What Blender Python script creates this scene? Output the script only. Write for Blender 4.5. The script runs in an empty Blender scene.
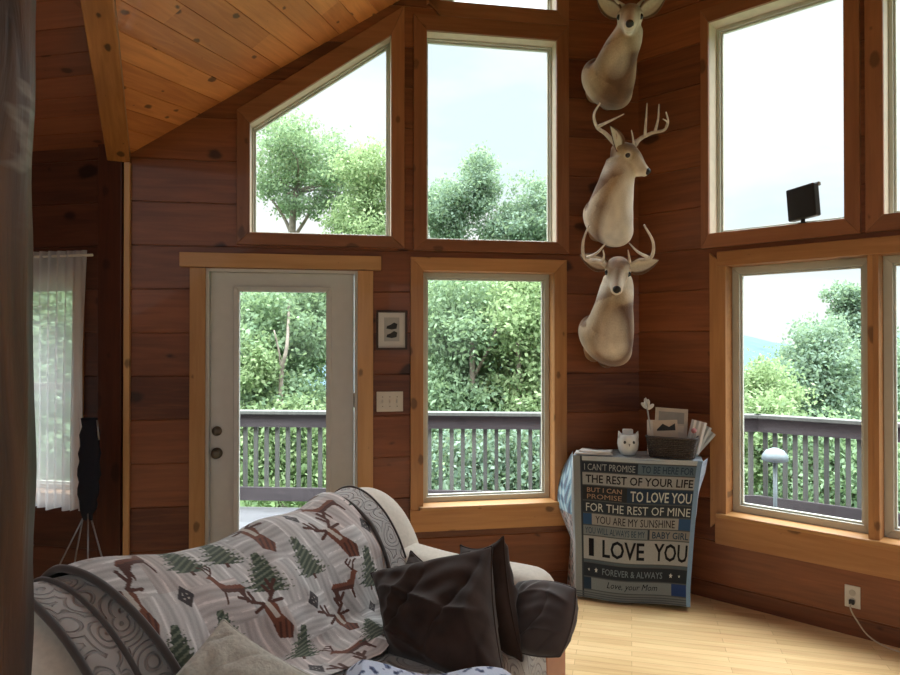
import bpy, bmesh, math, random
import numpy as np
from mathutils import Vector, Matrix, noise as mnoise
random.seed(7); rng = np.random.default_rng(7)
C = bpy.context.scene.collection
R = math.radians

# ------------------------------------------------------------------ camera, sky, lights
F = 676.0; PITCH = R(0.458); CAMZ = 1.6
cam = bpy.data.cameras.new('camera'); cam_o = bpy.data.objects.new('camera', cam); C.objects.link(cam_o)
cam.sensor_width = 36; cam.lens = F / 900 * 36; cam.clip_end = 2000; cam.clip_start = 0.02
cam_o.location = (0, 0, CAMZ); cam_o.rotation_euler = (R(90) + PITCH, 0, 0)
sc = bpy.context.scene; sc.camera = cam_o
sc.view_settings.view_transform = 'Standard'; sc.view_settings.look = 'None'
sc.view_settings.gamma = 1; sc.view_settings.use_curve_mapping = False
sc.view_settings.exposure = 1.2
SKY_LOW, SKY_HIGH = 0.485, 7.2

def NT(owner):
    nt = owner.node_tree; nt.nodes.clear(); return nt
def N(nt, typ, **kw):
    n = nt.nodes.new(typ)
    for k, v in kw.items():
        if k == 'inp':
            for a, b in v.items():
                if isinstance(b, bpy.types.NodeSocket): nt.links.new(b, n.inputs[a])
                else: n.inputs[a].default_value = b
        else: setattr(n, k, v)
    return n
def M2(nt, op, a, b=0.0, c=0.0):
    n = N(nt, 'ShaderNodeMath', operation=op)
    for i, v in enumerate((a, b, c)):
        if isinstance(v, bpy.types.NodeSocket): nt.links.new(v, n.inputs[i])
        else: n.inputs[i].default_value = v
    return n.outputs[0]
def mixc(nt, fac, a, b, mode='MIX'):
    n = N(nt, 'ShaderNodeMix', data_type='RGBA', blend_type=mode)
    for s, v in ((0, fac), (6, a), (7, b)):
        if isinstance(v, bpy.types.NodeSocket): nt.links.new(v, n.inputs[s])
        else: n.inputs[s].default_value = v if s == 0 else (*v, 1)[:4]
    return n.outputs[2]
def ramp(nt, fac, stops):
    n = N(nt, 'ShaderNodeValToRGB'); cr = n.color_ramp
    while len(cr.elements) < len(stops): cr.elements.new(0.5)
    for e, (p, c) in zip(cr.elements, stops):
        e.position = p; e.color = (*c, 1) if len(c) == 3 else c
    nt.links.new(fac, n.inputs[0]); return n.outputs[0]

w = bpy.data.worlds.new('overcast_sky'); sc.world = w; w.use_nodes = True
nt = NT(w)
tc = N(nt, 'ShaderNodeTexCoord'); sep = N(nt, 'ShaderNodeSeparateXYZ', inp={0: tc.outputs['Generated']})
mp = N(nt, 'ShaderNodeMapping', inp={0: tc.outputs['Generated'], 3: (2.2, 2.2, 7.0)})
nz = N(nt, 'ShaderNodeTexNoise', inp={0: mp.outputs[0], 'Scale': 1.3, 'Detail': 4.0, 'Roughness': 0.5})
cl = ramp(nt, nz.outputs[0], [(0.36, (0.80, 0.93, 1.0)), (0.52, (0.97, 1.0, 1.01))])
el = N(nt, 'ShaderNodeMapRange', inp={0: sep.outputs[2], 1: 0.42, 2: 0.78, 3: SKY_LOW, 4: SKY_HIGH})
gr = M2(nt, 'GREATER_THAN', sep.outputs[2], -0.02)
st = M2(nt, 'MULTIPLY', el.outputs[0], M2(nt, 'MULTIPLY_ADD', gr, 0.8, 0.2))
bg = N(nt, 'ShaderNodeBackground', inp={0: cl, 1: st})
out = N(nt, 'ShaderNodeOutputWorld', inp={0: bg.outputs[0]})

# ------------------------------------------------------------------ projection helpers
SP, CP = math.sin(PITCH), math.cos(PITCH)
CAM = Vector((0, 0, CAMZ))
def ray(px, py):
    x = (px - 450) / F; y = (337.5 - py) / F
    return Vector((x, CP - y * SP, SP + y * CP))
def P3(px, py, depth):
    """world point seen at pixel px,py at distance `depth` along Y"""
    d = ray(px, py); return CAM + d * (depth / d.y)
class Frame:
    """wall frame: local X along the wall, local Y into the room, local Z up"""
    def __init__(s, o, az):
        s.o = Vector((o[0], o[1], 0)); s.az = az
        s.X = Vector((math.sin(az), math.cos(az), 0)); s.Y = Vector((-s.X.y, s.X.x, 0))
        s.M = Matrix(((s.X.x, s.Y.x, 0, s.o.x), (s.X.y, s.Y.y, 0, s.o.y), (0, 0, 1, 0), (0, 0, 0, 1)))
    def at(s, px, py, off=0.0):
        d = ray(px, py); o = s.o + s.Y * off
        t = (o - CAM).dot(s.Y) / d.dot(s.Y); p = CAM + d * t - s.o
        return p.dot(s.X), p.z
def floor_at(px, py, z=0.0):
    d = ray(px, py); return CAM + d * ((z - CAMZ) / d.z)
azA = R(80.41 - 180); azB = R(-46.7)         # X axis of A runs left, of B runs towards the corner
fb = floor_at(790, 619.5)
FBt = Frame((fb.x, fb.y), azB)
xc, _ = FBt.at(639, 400)
cor = FBt.o + FBt.X * xc                      # the corner under the deer
FA = Frame((cor.x, cor.y), azA); FB = Frame((cor.x, cor.y), azB)
xP, _ = FA.at(129, 400)
Pc = FA.o + FA.X * xP
FE = Frame((Pc.x, Pc.y), R(-78))

# ------------------------------------------------------------------ object helpers
def tag(o, label=None, cat=None, group=None, kind=None):
    if label: o['label'] = label
    if cat: o['category'] = cat
    if group: o['group'] = group
    if kind: o['kind'] = kind
    return o
def obj(name, bm, mat, parent=None, M=None, smooth=False, bevel=0.0):
    if isinstance(bm, bpy.types.Mesh): me = bm
    else:
        me = bpy.data.meshes.new(name); bm.normal_update(); bm.to_mesh(me); bm.free()
    me.name = name
    if mat is not None: me.materials.clear(); me.materials.append(mat)
    if smooth: me.polygons.foreach_set('use_smooth', [True] * len(me.polygons))
    o = bpy.data.objects.new(name, me); C.objects.link(o)
    if parent: o.parent = parent
    if M is not None: o.matrix_local = M
    if bevel:
        b = o.modifiers.new('bevel', 'BEVEL'); b.width = bevel; b.segments = 2; b.limit_method = 'ANGLE'
    return o
def empty(name, M=None, **kw):
    o = bpy.data.objects.new(name, None); C.objects.link(o); o.empty_display_size = 0.1
    if M is not None: o.matrix_local = M
    return tag(o, **kw)
def copy_tree(o, parent=None):
    c = o.copy(); C.objects.link(c); c.parent = parent
    for ch in list(o.children): copy_tree(ch, c)
    return c
T = Matrix.Translation
def box(bm, x0, x1, y0, y1, z0, z1, M=None):
    vs = [bm.verts.new((x, y, z)) for x in (x0, x1) for y in (y0, y1) for z in (z0, z1)]
    for f in ((0,1,3,2),(4,6,7,5),(0,4,5,1),(2,3,7,6),(0,2,6,4),(1,5,7,3)): bm.faces.new([vs[i] for i in f])
    if M is not None: bmesh.ops.transform(bm, matrix=M, verts=vs)
    return vs
def prism(bm, poly, y0, y1):
    """poly of (x,z), extruded along Y"""
    a = [bm.verts.new((x, y0, z)) for x, z in poly]; b = [bm.verts.new((x, y1, z)) for x, z in poly]
    bm.faces.new(a); bm.faces.new(b[::-1]); n = len(poly)
    for i in range(n): bm.faces.new((a[i], b[i], b[(i+1) % n], a[(i+1) % n]))
    bmesh.ops.recalc_face_normals(bm, faces=bm.faces[:])
def catmull(pts, k=6):
    pts = [Vector(p) for p in pts]
    if len(pts) < 3: return pts
    P = [2*pts[0]-pts[1]] + pts + [2*pts[-1]-pts[-2]]; out = []
    for i in range(1, len(P)-2):
        for j in range(k):
            t = j/k; a, b, c, d = P[i-1], P[i], P[i+1], P[i+2]
            out.append(0.5*((2*b)+(c-a)*t+(2*a-5*b+4*c-d)*t*t+(3*b-a-3*c+d)*t**3))
    out.append(pts[-1]); return out
def tube(bm, pts, rad, n=8, k=5, ell=None, up=None):
    """tapering tube through pts; rad a number or list; ell optional (wide, tall) factors with up vector"""
    if not isinstance(rad, (list, tuple)): rad = [rad]*len(pts)
    q = catmull(pts, k); m = len(pts)
    if m < 3: rr = rad
    else:
        rr = [float(np.interp(i/k, range(m), rad)) for i in range(len(q))]
        if ell: ee = [(float(np.interp(i/k, range(m), [e[0] for e in ell])), float(np.interp(i/k, range(m), [e[1] for e in ell]))) for i in range(len(q))]
    rings = []; side = None
    for i, p in enumerate(q):
        t = (q[min(i+1, len(q)-1)] - q[max(i-1, 0)]).normalized()
        if up is not None: s = t.cross(up).normalized()
        elif side is None: s = t.orthogonal().normalized()
        else: s = (side - t*side.dot(t)).normalized()
        side = s; v = s.cross(t).normalized()
        e = ee[i] if ell and m >= 3 else (1, 1)
        rings.append([bm.verts.new(p + (s*math.cos(a)*e[0] + v*math.sin(a)*e[1])*rr[i]) for a in [2*math.pi*j/n for j in range(n)]])
    for a, b in zip(rings, rings[1:]):
        for j in range(n): bm.faces.new((a[j], a[(j+1) % n], b[(j+1) % n], b[j]))
    bm.faces.new(rings[0][::-1]); bm.faces.new(rings[-1])
    return rings
def lathe(bm, prof, n=24, M=None):
    """prof of (r,z)"""
    rings = []
    for r, z in prof:
        rings.append([bm.verts.new((max(r, 1e-4)*math.cos(a), max(r, 1e-4)*math.sin(a), z)) for a in [2*math.pi*j/n for j in range(n)]])
    for a, b in zip(rings, rings[1:]):
        for j in range(n): bm.faces.new((a[j], a[(j+1) % n], b[(j+1) % n], b[j]))
    bm.faces.new(rings[0][::-1]); bm.faces.new(rings[-1])
    if M is not None: bmesh.ops.transform(bm, matrix=M, verts=[v for r in rings for v in r])
def grid_mesh(name, pts, colors=None):
    """pts array (m,n,3) -> mesh; colours (m,n,3) to a colour attribute 'Col' """
    m, n, _ = pts.shape
    me = bpy.data.meshes.new(name)
    idx = np.arange(m*n).reshape(m, n)
    f = np.stack([idx[:-1, :-1], idx[1:, :-1], idx[1:, 1:], idx[:-1, 1:]], -1).reshape(-1, 4)
    me.vertices.add(m*n); me.vertices.foreach_set('co', pts.reshape(-1).astype(np.float32))
    me.loops.add(f.size); me.loops.foreach_set('vertex_index', f.reshape(-1).astype(np.int32))
    me.polygons.add(len(f)); me.polygons.foreach_set('loop_start', (np.arange(len(f))*4).astype(np.int32))
    me.polygons.foreach_set('loop_total', np.full(len(f), 4, np.int32))
    me.update(calc_edges=True); me.validate()
    uv = me.uv_layers.new(name='UVMap'); U, V = np.meshgrid(np.linspace(0, 1, m), np.linspace(0, 1, n), indexing='ij')
    uvs = np.stack([U, V], -1).reshape(-1, 2)[f.reshape(-1)]
    uv.data.foreach_set('uv', uvs.reshape(-1).astype(np.float32))
    if colors is not None: paint(me, colors.reshape(-1, 3))
    me.polygons.foreach_set('use_smooth', np.ones(len(f), bool))
    return me
def paint(me, col):
    ca = me.color_attributes.new('Col', 'FLOAT_COLOR', 'POINT')
    ca.data.foreach_set('color', np.concatenate([col, np.ones((len(col), 1))], 1).reshape(-1).astype(np.float32))
def lin(*c):
    r = [((v/255)/12.92 if v/255 <= .04045 else ((v/255+.055)/1.055)**2.4) for v in c]
    return tuple(r)

# ------------------------------------------------------------------ materials
def newmat(name):
    m = bpy.data.materials.new(name); m.use_nodes = True; return m, NT(m)
def finish(nt, base, rough=0.6, bump=None, bstr=0.2, bdist=0.01, spec=0.4, metal=0.0, sheen=0.0, coat=0.0):
    p = N(nt, 'ShaderNodeBsdfPrincipled')
    for k, v in (('Base Color', base), ('Roughness', rough), ('Specular IOR Level', spec), ('Metallic', metal), ('Sheen Weight', sheen), ('Coat Weight', coat)):
        if isinstance(v, bpy.types.NodeSocket): nt.links.new(v, p.inputs[k])
        else: p.inputs[k].default_value = (*v, 1) if isinstance(v, tuple) else v
    if bump is not None:
        b = N(nt, 'ShaderNodeBump', inp={'Height': bump, 'Strength': bstr, 'Distance': bdist}); nt.links.new(b.outputs[0], p.inputs['Normal'])
    N(nt, 'ShaderNodeOutputMaterial', inp={0: p.outputs[0]}); return p
def plain(name, col, rough=0.6, spec=0.4, metal=0.0, var=0.08, scale=18.0, bstr=0.1, sheen=0.0):
    m, nt = newmat(name)
    tc = N(nt, 'ShaderNodeTexCoord'); nz = N(nt, 'ShaderNodeTexNoise', inp={0: tc.outputs['Object'], 'Scale': scale, 'Detail': 3.0})
    c = ramp(nt, nz.outputs[0], [(0.3, tuple(v*(1-var) for v in col)), (0.7, tuple(min(1, v*(1+var)) for v in col))])
    finish(nt, c, rough, nz.outputs[0], bstr, 0.003, spec, metal, sheen); return m
def pine(name, dark, light, axis='X', pitch=0.0, phase=0.0, acr='Z', rough=0.42, knot=0.55, kscale=2.3, coat=0.15, endlen=0.0):
    """knotty pine; grain along axis, boards stacked along acr with the given pitch"""
    m, nt = newmat(name)
    tc = N(nt, 'ShaderNodeTexCoord'); s = N(nt, 'ShaderNodeSeparateXYZ', inp={0: tc.outputs['Object']})
    ax = {'X': 0, 'Y': 1, 'Z': 2}; ga = s.outputs[ax[axis]]; ac = s.outputs[ax[acr]]
    oth = s.outputs[({0, 1, 2} - {ax[axis], ax[acr]}).pop()]
    if pitch:
        bi = M2(nt, 'FLOOR', M2(nt, 'DIVIDE', M2(nt, 'SUBTRACT', ac, phase), pitch))
        cell = bi
        if endlen:
            sh = M2(nt, 'MULTIPLY', bi, 1.37)
            cell = M2(nt, 'ADD', M2(nt, 'MULTIPLY', bi, 7.0), M2(nt, 'FLOOR', M2(nt, 'ADD', M2(nt, 'DIVIDE', ga, endlen), sh)))
        wn = N(nt, 'ShaderNodeTexWhiteNoise', noise_dimensions='1D', inp={'W': cell}); rnd = wn.outputs[0]
        off = M2(nt, 'MULTIPLY', rnd, 31.0)
    else:
        oi = N(nt, 'ShaderNodeObjectInfo'); rnd = oi.outputs['Random']; off = M2(nt, 'MULTIPLY', rnd, 31.0)
    gv = N(nt, 'ShaderNodeCombineXYZ', inp={0: M2(nt, 'MULTIPLY', M2(nt, 'ADD', ga, off), 1.0), 1: ac, 2: oth})
    wv = N(nt, 'ShaderNodeTexNoise', inp={0: N(nt, 'ShaderNodeVectorMath', operation='MULTIPLY', inp={0: gv.outputs[0], 1: (2.2, 30, 30)}).outputs[0], 'Scale': 1.0, 'Detail': 5.0, 'Roughness': 0.6, 'Distortion': 0.6})
    big = N(nt, 'ShaderNodeTexNoise', inp={0: N(nt, 'ShaderNodeVectorMath', operation='MULTIPLY', inp={0: gv.outputs[0], 1: (1.2, 5, 5)}).outputs[0], 'Scale': 1.0, 'Detail': 2.0})
    g = M2(nt, 'ADD', M2(nt, 'MULTIPLY', wv.outputs[0], 0.6), M2(nt, 'MULTIPLY', big.outputs[0], 0.4))
    g = M2(nt, 'ADD', g, M2(nt, 'MULTIPLY', M2(nt, 'SUBTRACT', rnd, 0.5), 0.34))
    c = ramp(nt, g, [(0.28, dark), (0.5, tuple((a+b)/2 for a, b in zip(dark, light))), (0.72, light)])
    kv = N(nt, 'ShaderNodeVectorMath', operation='MULTIPLY', inp={0: gv.outputs[0], 1: (kscale*0.75, kscale*1.25, kscale*1.25)})
    dn = N(nt, 'ShaderNodeTexNoise', inp={0: kv.outputs[0], 'Scale': 5.0}); 
    kv2 = N(nt, 'ShaderNodeVectorMath', operation='ADD', inp={0: kv.outputs[0], 1: N(nt, 'ShaderNodeVectorMath', operation='SCALE', inp={0: dn.outputs[1], 'Scale': 0.12}).outputs[0]})
    vo = N(nt, 'ShaderNodeTexVoronoi', voronoi_dimensions='2D', inp={'Vector': kv2.outputs[0], 'Scale': 1.0, 'Randomness': 1.0})
    vc = N(nt, 'ShaderNodeSeparateColor', inp={0: vo.outputs['Color']})
    sz = M2(nt, 'MULTIPLY', M2(nt, 'MAXIMUM', M2(nt, 'SUBTRACT', vc.outputs[0], 0.35), 0.0), 0.20)
    kn = N(nt, 'ShaderNodeMapRange', interpolation_type='SMOOTHSTEP', inp={0: M2(nt, 'SUBTRACT', vo.outputs['Distance'], sz), 1: -0.03, 2: 0.035, 3: 1.0, 4: 0.0})
    kf = M2(nt, 'MULTIPLY', kn.outputs[0], knot)
    c = mixc(nt, kf, c, tuple(v*0.22 for v in dark))
    finish(nt, c, rough, wv.outputs[0], 0.12, 0.004, 0.35, coat=coat); return m
WALL_D, WALL_L = (0.100, 0.030, 0.013), (0.265, 0.088, 0.033)
PITCHW = 0.262
_, zs = FA.at(160, 463.5)
PHA = zs % PITCHW
_, zs = FB.at(680, 331.3); PHB = zs % PITCHW
M_wallA = pine('knotty_pine_back', WALL_D, WALL_L, 'X', PITCHW, PHA, knot=0.85)
M_wallB = pine('knotty_pine_right', WALL_D, WALL_L, 'X', PITCHW, PHB, knot=0.85)
M_wall = pine('knotty_pine_wall', WALL_D, WALL_L, 'X', PITCHW, 0)
M_casX = pine('casing_pine_level', (0.33, 0.145, 0.05), (0.52, 0.26, 0.10), 'X', 0, kscale=4, knot=0.7)
M_casZ = pine('casing_pine_upright', (0.33, 0.145, 0.05), (0.52, 0.26, 0.10), 'Z', 0, acr='X', kscale=4, knot=0.7)
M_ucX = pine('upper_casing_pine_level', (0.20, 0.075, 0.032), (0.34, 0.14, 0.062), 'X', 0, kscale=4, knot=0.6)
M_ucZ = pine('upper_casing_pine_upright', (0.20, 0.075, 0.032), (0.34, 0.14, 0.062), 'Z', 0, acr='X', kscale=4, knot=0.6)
M_doorcX = pine('door_casing_pine_level', (0.40, 0.20, 0.07), (0.56, 0.31, 0.13), 'X', 0, kscale=4, knot=0.7)
M_doorcZ = pine('door_casing_pine_upright', (0.40, 0.20, 0.07), (0.56, 0.31, 0.13), 'Z', 0, acr='X', kscale=4, knot=0.7)
M_post = pine('shade_toned_post', (0.05, 0.014, 0.008), (0.11, 0.032, 0.014), 'Z', 0, acr='X', kscale=3)  # dark tone is the corner's shade put into the wood colour
M_ceil = pine('ceiling_pine', (0.46, 0.155, 0.045), (0.78, 0.32, 0.10), 'X', 0.135, 0, acr='Y', kscale=5.0, knot=0.9, endlen=1.9)
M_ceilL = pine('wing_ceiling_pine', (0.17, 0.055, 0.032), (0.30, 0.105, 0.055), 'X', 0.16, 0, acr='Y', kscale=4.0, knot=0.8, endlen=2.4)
M_beam = pine('beam_pine', (0.30, 0.12, 0.035), (0.60, 0.28, 0.09), 'X', 0, acr='Y', kscale=5.0, knot=0.95)
M_vinyl = plain('cream_vinyl', (0.50, 0.50, 0.43), 0.4, var=0.03)
M_door = plain('door_paint', (0.56, 0.56, 0.54), 0.45, var=0.03)
M_jamb = plain('pale_jamb', (0.60, 0.50, 0.38), 0.5, var=0.06)
M_brass = plain('aged_nickel', (0.16, 0.14, 0.11), 0.3, 0.5, 0.9)
M_black = plain('black_plastic', (0.012, 0.012, 0.014), 0.45)
M_white = plain('white_plastic', (0.62, 0.58, 0.5), 0.4, var=0.03)
def glass(name):
    m, nt = newmat(name)
    t = N(nt, 'ShaderNodeBsdfTransparent', inp={0: (0.97, 0.985, 0.975, 1)}); g = N(nt, 'ShaderNodeBsdfGlossy', inp={0: (1, 1, 1, 1), 1: 0.0})
    fr = N(nt, 'ShaderNodeFresnel', inp={0: 1.33})
    mx = N(nt, 'ShaderNodeMixShader', inp={0: fr.outputs[0], 1: t.outputs[0], 2: g.outputs[0]})
    N(nt, 'ShaderNodeOutputMaterial', inp={0: mx.outputs[0]}); return m
M_glass = glass('window_glass')
def vcol(name, rough=0.9, sheen=0.2, bscale=220.0, bstr=0.25, gain=1.0):
    m, nt = newmat(name)
    a = N(nt, 'ShaderNodeVertexColor', layer_name='Col'); tc = N(nt, 'ShaderNodeTexCoord')
    nz = N(nt, 'ShaderNodeTexNoise', inp={0: tc.outputs['Object'], 'Scale': bscale, 'Detail': 2.0})
    c = mixc(nt, 0.25, a.outputs[0], nz.outputs[0], 'OVERLAY')
    finish(nt, c, rough, nz.outputs[0], bstr, 0.004, 0.2, sheen=sheen); return m

# ------------------------------------------------------------------ ceilings (planes first, walls are trimmed to them)
def plane_from(p, a, b):
    n = a.cross(b).normalized()
    if n.z > 0: n = -n
    return p, n                                # normal points down into the room
def vdir(px, py): return ray(px, py).normalized()
bx_, bz_ = FA.at(131, 160)
Pb = FA.o + FA.X*bx_ + Vector((0, 0, bz_))     # where the beam lands on the wall
q1 = FA.at(137, 150); q2 = FA.at(400, 0)
R1 = FA.o + FA.X*q1[0] + Vector((0, 0, q1[1])); R2 = FA.o + FA.X*q2[0] + Vector((0, 0, q2[1]))
rake = (R2 - R1).normalized()
beam_dir = -vdir(164, 500)                      # rises towards the viewer
boardA = (vdir(544, 230)); 
CM = plane_from(R1, rake, beam_dir)
CL = plane_from(Pb + Vector((0, 0, 0.09)), FE.X, beam_dir)
def zon(pl, x, y):
    p, n = pl; return p.z - (n.x*(x-p.x) + n.y*(y-p.y))/n.z

def clip(bm, pl, M):
    """cut away what lies above ceiling plane"""
    Mi = M.inverted(); p = Mi @ pl[0]; n = (Mi.to_3x3() @ pl[1]).normalized()
    bmesh.ops.bisect_plane(bm, geom=bm.verts[:]+bm.edges[:]+bm.faces[:], plane_co=p, plane_no=n, clear_inner=True, dist=1e-6)
def inside(poly, x, z):
    s = None
    for i in range(len(poly)):
        (x0, z0), (x1, z1) = poly[i], poly[(i+1) % len(poly)]
        c = (x1-x0)*(z-z0) - (z1-z0)*(x-x0)
        if s is None: s = c > 0
        elif (c > 0) != s: return False
    return True
def wall(name, fr, x0, x1, z0, z1, pitch, phase, holes, mat, planes=(), back=0.14):
    bm = bmesh.new(); g = 0.006
    zs = [(z0, 0.0)]; z = z0 + ((phase - z0) % pitch)
    while z < z1:
        if z > z0 + 0.02: zs += [(z-g, 0.0), (z-g*0.3, -g), (z+g*0.3, -g), (z+g, 0.0)]
        z += pitch
    zs.append((z1, 0.0))
    L = [(bm.verts.new((x0, y, z)), bm.verts.new((x1, y, z))) for z, y in zs]
    for a, b in zip(L, L[1:]): bm.faces.new((a[0], a[1], b[1], b[0]))
    v = [bm.verts.new(p) for p in ((x0, -back, z0), (x1, -back, z0), (x1, -back, z1), (x0, -back, z1))]; bm.faces.new(v)
    for h in holes:
        for i in range(len(h)):
            a, b = Vector((h[i][0], 0, h[i][1])), Vector((h[(i+1) % len(h)][0], 0, h[(i+1) % len(h)][1]))
            d = (b-a).normalized()
            bmesh.ops.bisect_plane(bm, geom=bm.verts[:]+bm.edges[:]+bm.faces[:], plane_co=a, plane_no=(d.z, 0, -d.x), dist=1e-6)
    kill = [f for f in bm.faces if any(inside(h, f.calc_center_median().x, f.calc_center_median().z) for h in holes)]
    bmesh.ops.delete(bm, geom=kill, context='FACES')
    for p in planes: clip(bm, p, fr.M)
    return tag(obj(name, bm, mat, M=fr.M), kind='structure')

def inset(poly, d):
    """shrink (d>0) convex polygon; d may be one per edge"""
    n = len(poly); ds = d if isinstance(d, (list, tuple)) else [d]*n
    ar = sum(poly[i][0]*poly[(i+1) % n][1]-poly[(i+1) % n][0]*poly[i][1] for i in range(n)); sg = 1 if ar > 0 else -1
    lines = []
    for i in range(n):
        a, b = np.array(poly[i]), np.array(poly[(i+1) % n]); t = (b-a)/np.linalg.norm(b-a); nn = np.array((-t[1], t[0]))*sg
        lines.append((a+nn*ds[i], t))
    out = []
    for i in range(n):
        (p, t), (q, s) = lines[i-1], lines[i]
        k = np.linalg.solve(np.array([t, -s]).T, q-p)[0]; out.append(tuple(p+t*k))
    return out
def ring(bm, outer, inner, y0, y1, only=None):
    n = len(outer)
    for i in range(n):
        if only is not None and i not in only: continue
        j = (i+1) % n
        prism(bm, [outer[i], outer[j], inner[j], inner[i]], y0, y1)
def ring_parts(name, parent, outer, inner, y0, y1, mX, mZ, bevel=0.003, only=None):
    """casing: every mitred board a part of its own"""
    n = len(outer)
    for i in range(n):
        if only is not None and i not in only: continue
        j = (i+1) % n; bm = bmesh.new(); prism(bm, [outer[i], outer[j], inner[j], inner[i]], y0, y1)
        ver = abs(outer[i][0]-outer[j][0]) < abs(outer[i][1]-outer[j][1])
        obj(name, bm, mZ if ver else mX, parent, bevel=bevel)
holes = {'A': [], 'B': [], 'E': []}
def window(n, wall_key, fr, inner, cas, jamb=0.10, vinyl=0.035, only=None, mX=None, mZ=None, vmat=None, jm=None, out=None):
    """inner: opening polygon in wall coordinates; cas: casing width per edge"""
    mX = mX or M_casX; mZ = mZ or M_casZ
    xb = sum(p[0] for p in inner)/len(inner); zb = min(p[1] for p in inner)
    root = empty('window_%d' % n, fr.M @ T((xb, 0, zb)), kind='structure')
    loc = [(x-xb, z-zb) for x, z in inner]
    holes[wall_key].append(inset(inner, -0.012))
    if out is None: outer = inset(loc, [-c for c in cas] if isinstance(cas, (list, tuple)) else -cas)
    else: outer = [(x-xb, z-zb) for x, z in out]
    ring_parts('window_casing', root, outer, loc, -0.004, 0.02, mX, mZ, only=only)
    bm = bmesh.new(); ring(bm, inset(loc, -0.012), loc, -0.15, -0.003); obj('window_jamb', bm, jm or mX, root)
    g = inset(loc, vinyl)
    bm = bmesh.new(); ring(bm, loc, g, -jamb-0.03, -jamb+0.012); ring(bm, g, inset(g, 0.012), -jamb-0.03, -jamb-0.004)
    obj('window_frame', bm, vmat or M_vinyl, root, bevel=0.003)
    bm = bmesh.new(); gi = inset(g, 0.010); bm.faces.new([bm.verts.new((x, -jamb-0.016, z)) for x, z in gi]); obj('window_pane', bm, M_glass, root)
    return root
def mean2(*a): return sum(a)/len(a)

# --- back wall windows
aL, aR = FA.at(250, 200)[0], FA.at(391, 200)[0]
zb = mean2(FA.at(251, 233)[1], FA.at(391, 236)[1])
s0 = FA.at(250, 124); s1 = FA.at(391, 36)
W1 = [(aL, zb), (aR, zb), (aR, s1[1]), (aL, s0[1])]
k1 = [-(FA.at(237, 200)[0]-aL)*-1, 0, 0, 0]
cw = abs(FA.at(237, 200)[0]-aL)
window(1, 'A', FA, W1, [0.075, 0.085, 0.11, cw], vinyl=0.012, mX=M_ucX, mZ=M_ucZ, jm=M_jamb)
bL, bR = FA.at(426.5, 150)[0], FA.at(556, 150)[0]
W2 = [(bL, mean2(FA.at(427, 238)[1], FA.at(553, 243.5)[1])), (bR, 0), (bR, 0), (bL, mean2(FA.at(427, 31)[1], FA.at(556, 42)[1]))]
W2[1] = (bR, W2[0][1]); W2[2] = (bR, W2[3][1])
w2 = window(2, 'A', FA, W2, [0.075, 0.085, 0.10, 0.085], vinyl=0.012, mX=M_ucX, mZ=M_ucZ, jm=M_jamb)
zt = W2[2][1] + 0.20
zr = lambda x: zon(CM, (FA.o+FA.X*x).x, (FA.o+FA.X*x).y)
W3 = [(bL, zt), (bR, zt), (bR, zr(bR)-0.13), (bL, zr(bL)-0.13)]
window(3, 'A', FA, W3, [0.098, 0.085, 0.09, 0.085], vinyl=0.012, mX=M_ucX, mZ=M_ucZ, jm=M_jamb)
cL, cR = FA.at(423, 380)[0], FA.at(553.5, 380)[0]
ztop = mean2(FA.at(425, 270)[1], FA.at(553, 274)[1]); zbot = mean2(FA.at(424, 504.5)[1], FA.at(552, 502)[1])
W4 = [(cL, zbot), (cR, zbot), (cR, ztop), (cL, ztop)]
window(4, 'A', FA, W4, [0.085, 0.087, 0.087, 0.082], only=[1, 2, 3])
# --- right wall windows (local x is negative there)
dL, dR = FB.at(709.5, 150)[0], FB.at(844.5, 150)[0]
zb5 = mean2(FB.at(710, 234.4)[1], FB.at(844.4, 218.4)[1]); zt5 = mean2(FB.at(709.5, 22)[1], FB.at(770, 4)[1])
W5 = [(dL, zb5), (dR, zb5), (dR, zt5), (dL, zt5)]
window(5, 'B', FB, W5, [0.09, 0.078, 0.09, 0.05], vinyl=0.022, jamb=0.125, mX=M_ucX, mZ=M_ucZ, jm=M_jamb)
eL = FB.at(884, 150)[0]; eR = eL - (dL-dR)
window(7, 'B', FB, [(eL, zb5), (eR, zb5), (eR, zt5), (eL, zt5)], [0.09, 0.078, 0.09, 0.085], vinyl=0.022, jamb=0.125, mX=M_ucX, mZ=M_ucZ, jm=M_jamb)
fL, fR = FB.at(727, 400)[0], FB.at(868.5, 400)[0]
zt6 = mean2(FB.at(731, 266)[1], FB.at(878, 254.4)[1]); zb6 = mean2(FB.at(724.4, 514)[1], FB.at(877.8, 538.9)[1])
W6 = [(fL, zb6), (fR, zb6), (fR, zt6), (fL, zt6)]
mul = abs(FB.at(880, 400)[0]-fR)
cw6 = 0.10
window(6, 'B', FB, W6, [0.1, mul/2, 0.09, cw6], vinyl=0.045, only=[1, 3])
gL = fR - mul; gR = gL - (fL-fR)
window(8, 'B', FB, [(gL, zb6), (gR, zb6), (gR, zt6), (gL, zt6)], [0.1, 0.1, 0.09, mul/2], vinyl=0.045, only=[1, 3])
# --- wing window behind the curtain
hL, hR = FE.at(4, 400)[0], FE.at(74, 400)[0]
W9 = [(hL, FE.at(50, 492)[1]), (hR, FE.at(50, 492)[1]), (hR, FE.at(50, 283)[1]), (hL, FE.at(50, 283)[1])]
w9 = window(9, 'E', FE, W9, 0.07, vinyl=0.03)
# sash rail of the wing window
bm = bmesh.new(); zc = (W9[2][1]-W9[0][1])*0.5; hw = abs(hL-hR)/2-0.02
box(bm, -hw, hw, -0.11, -0.085, zc-0.02, zc+0.02); obj('sash_rail', bm, M_vinyl, w9)

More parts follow.
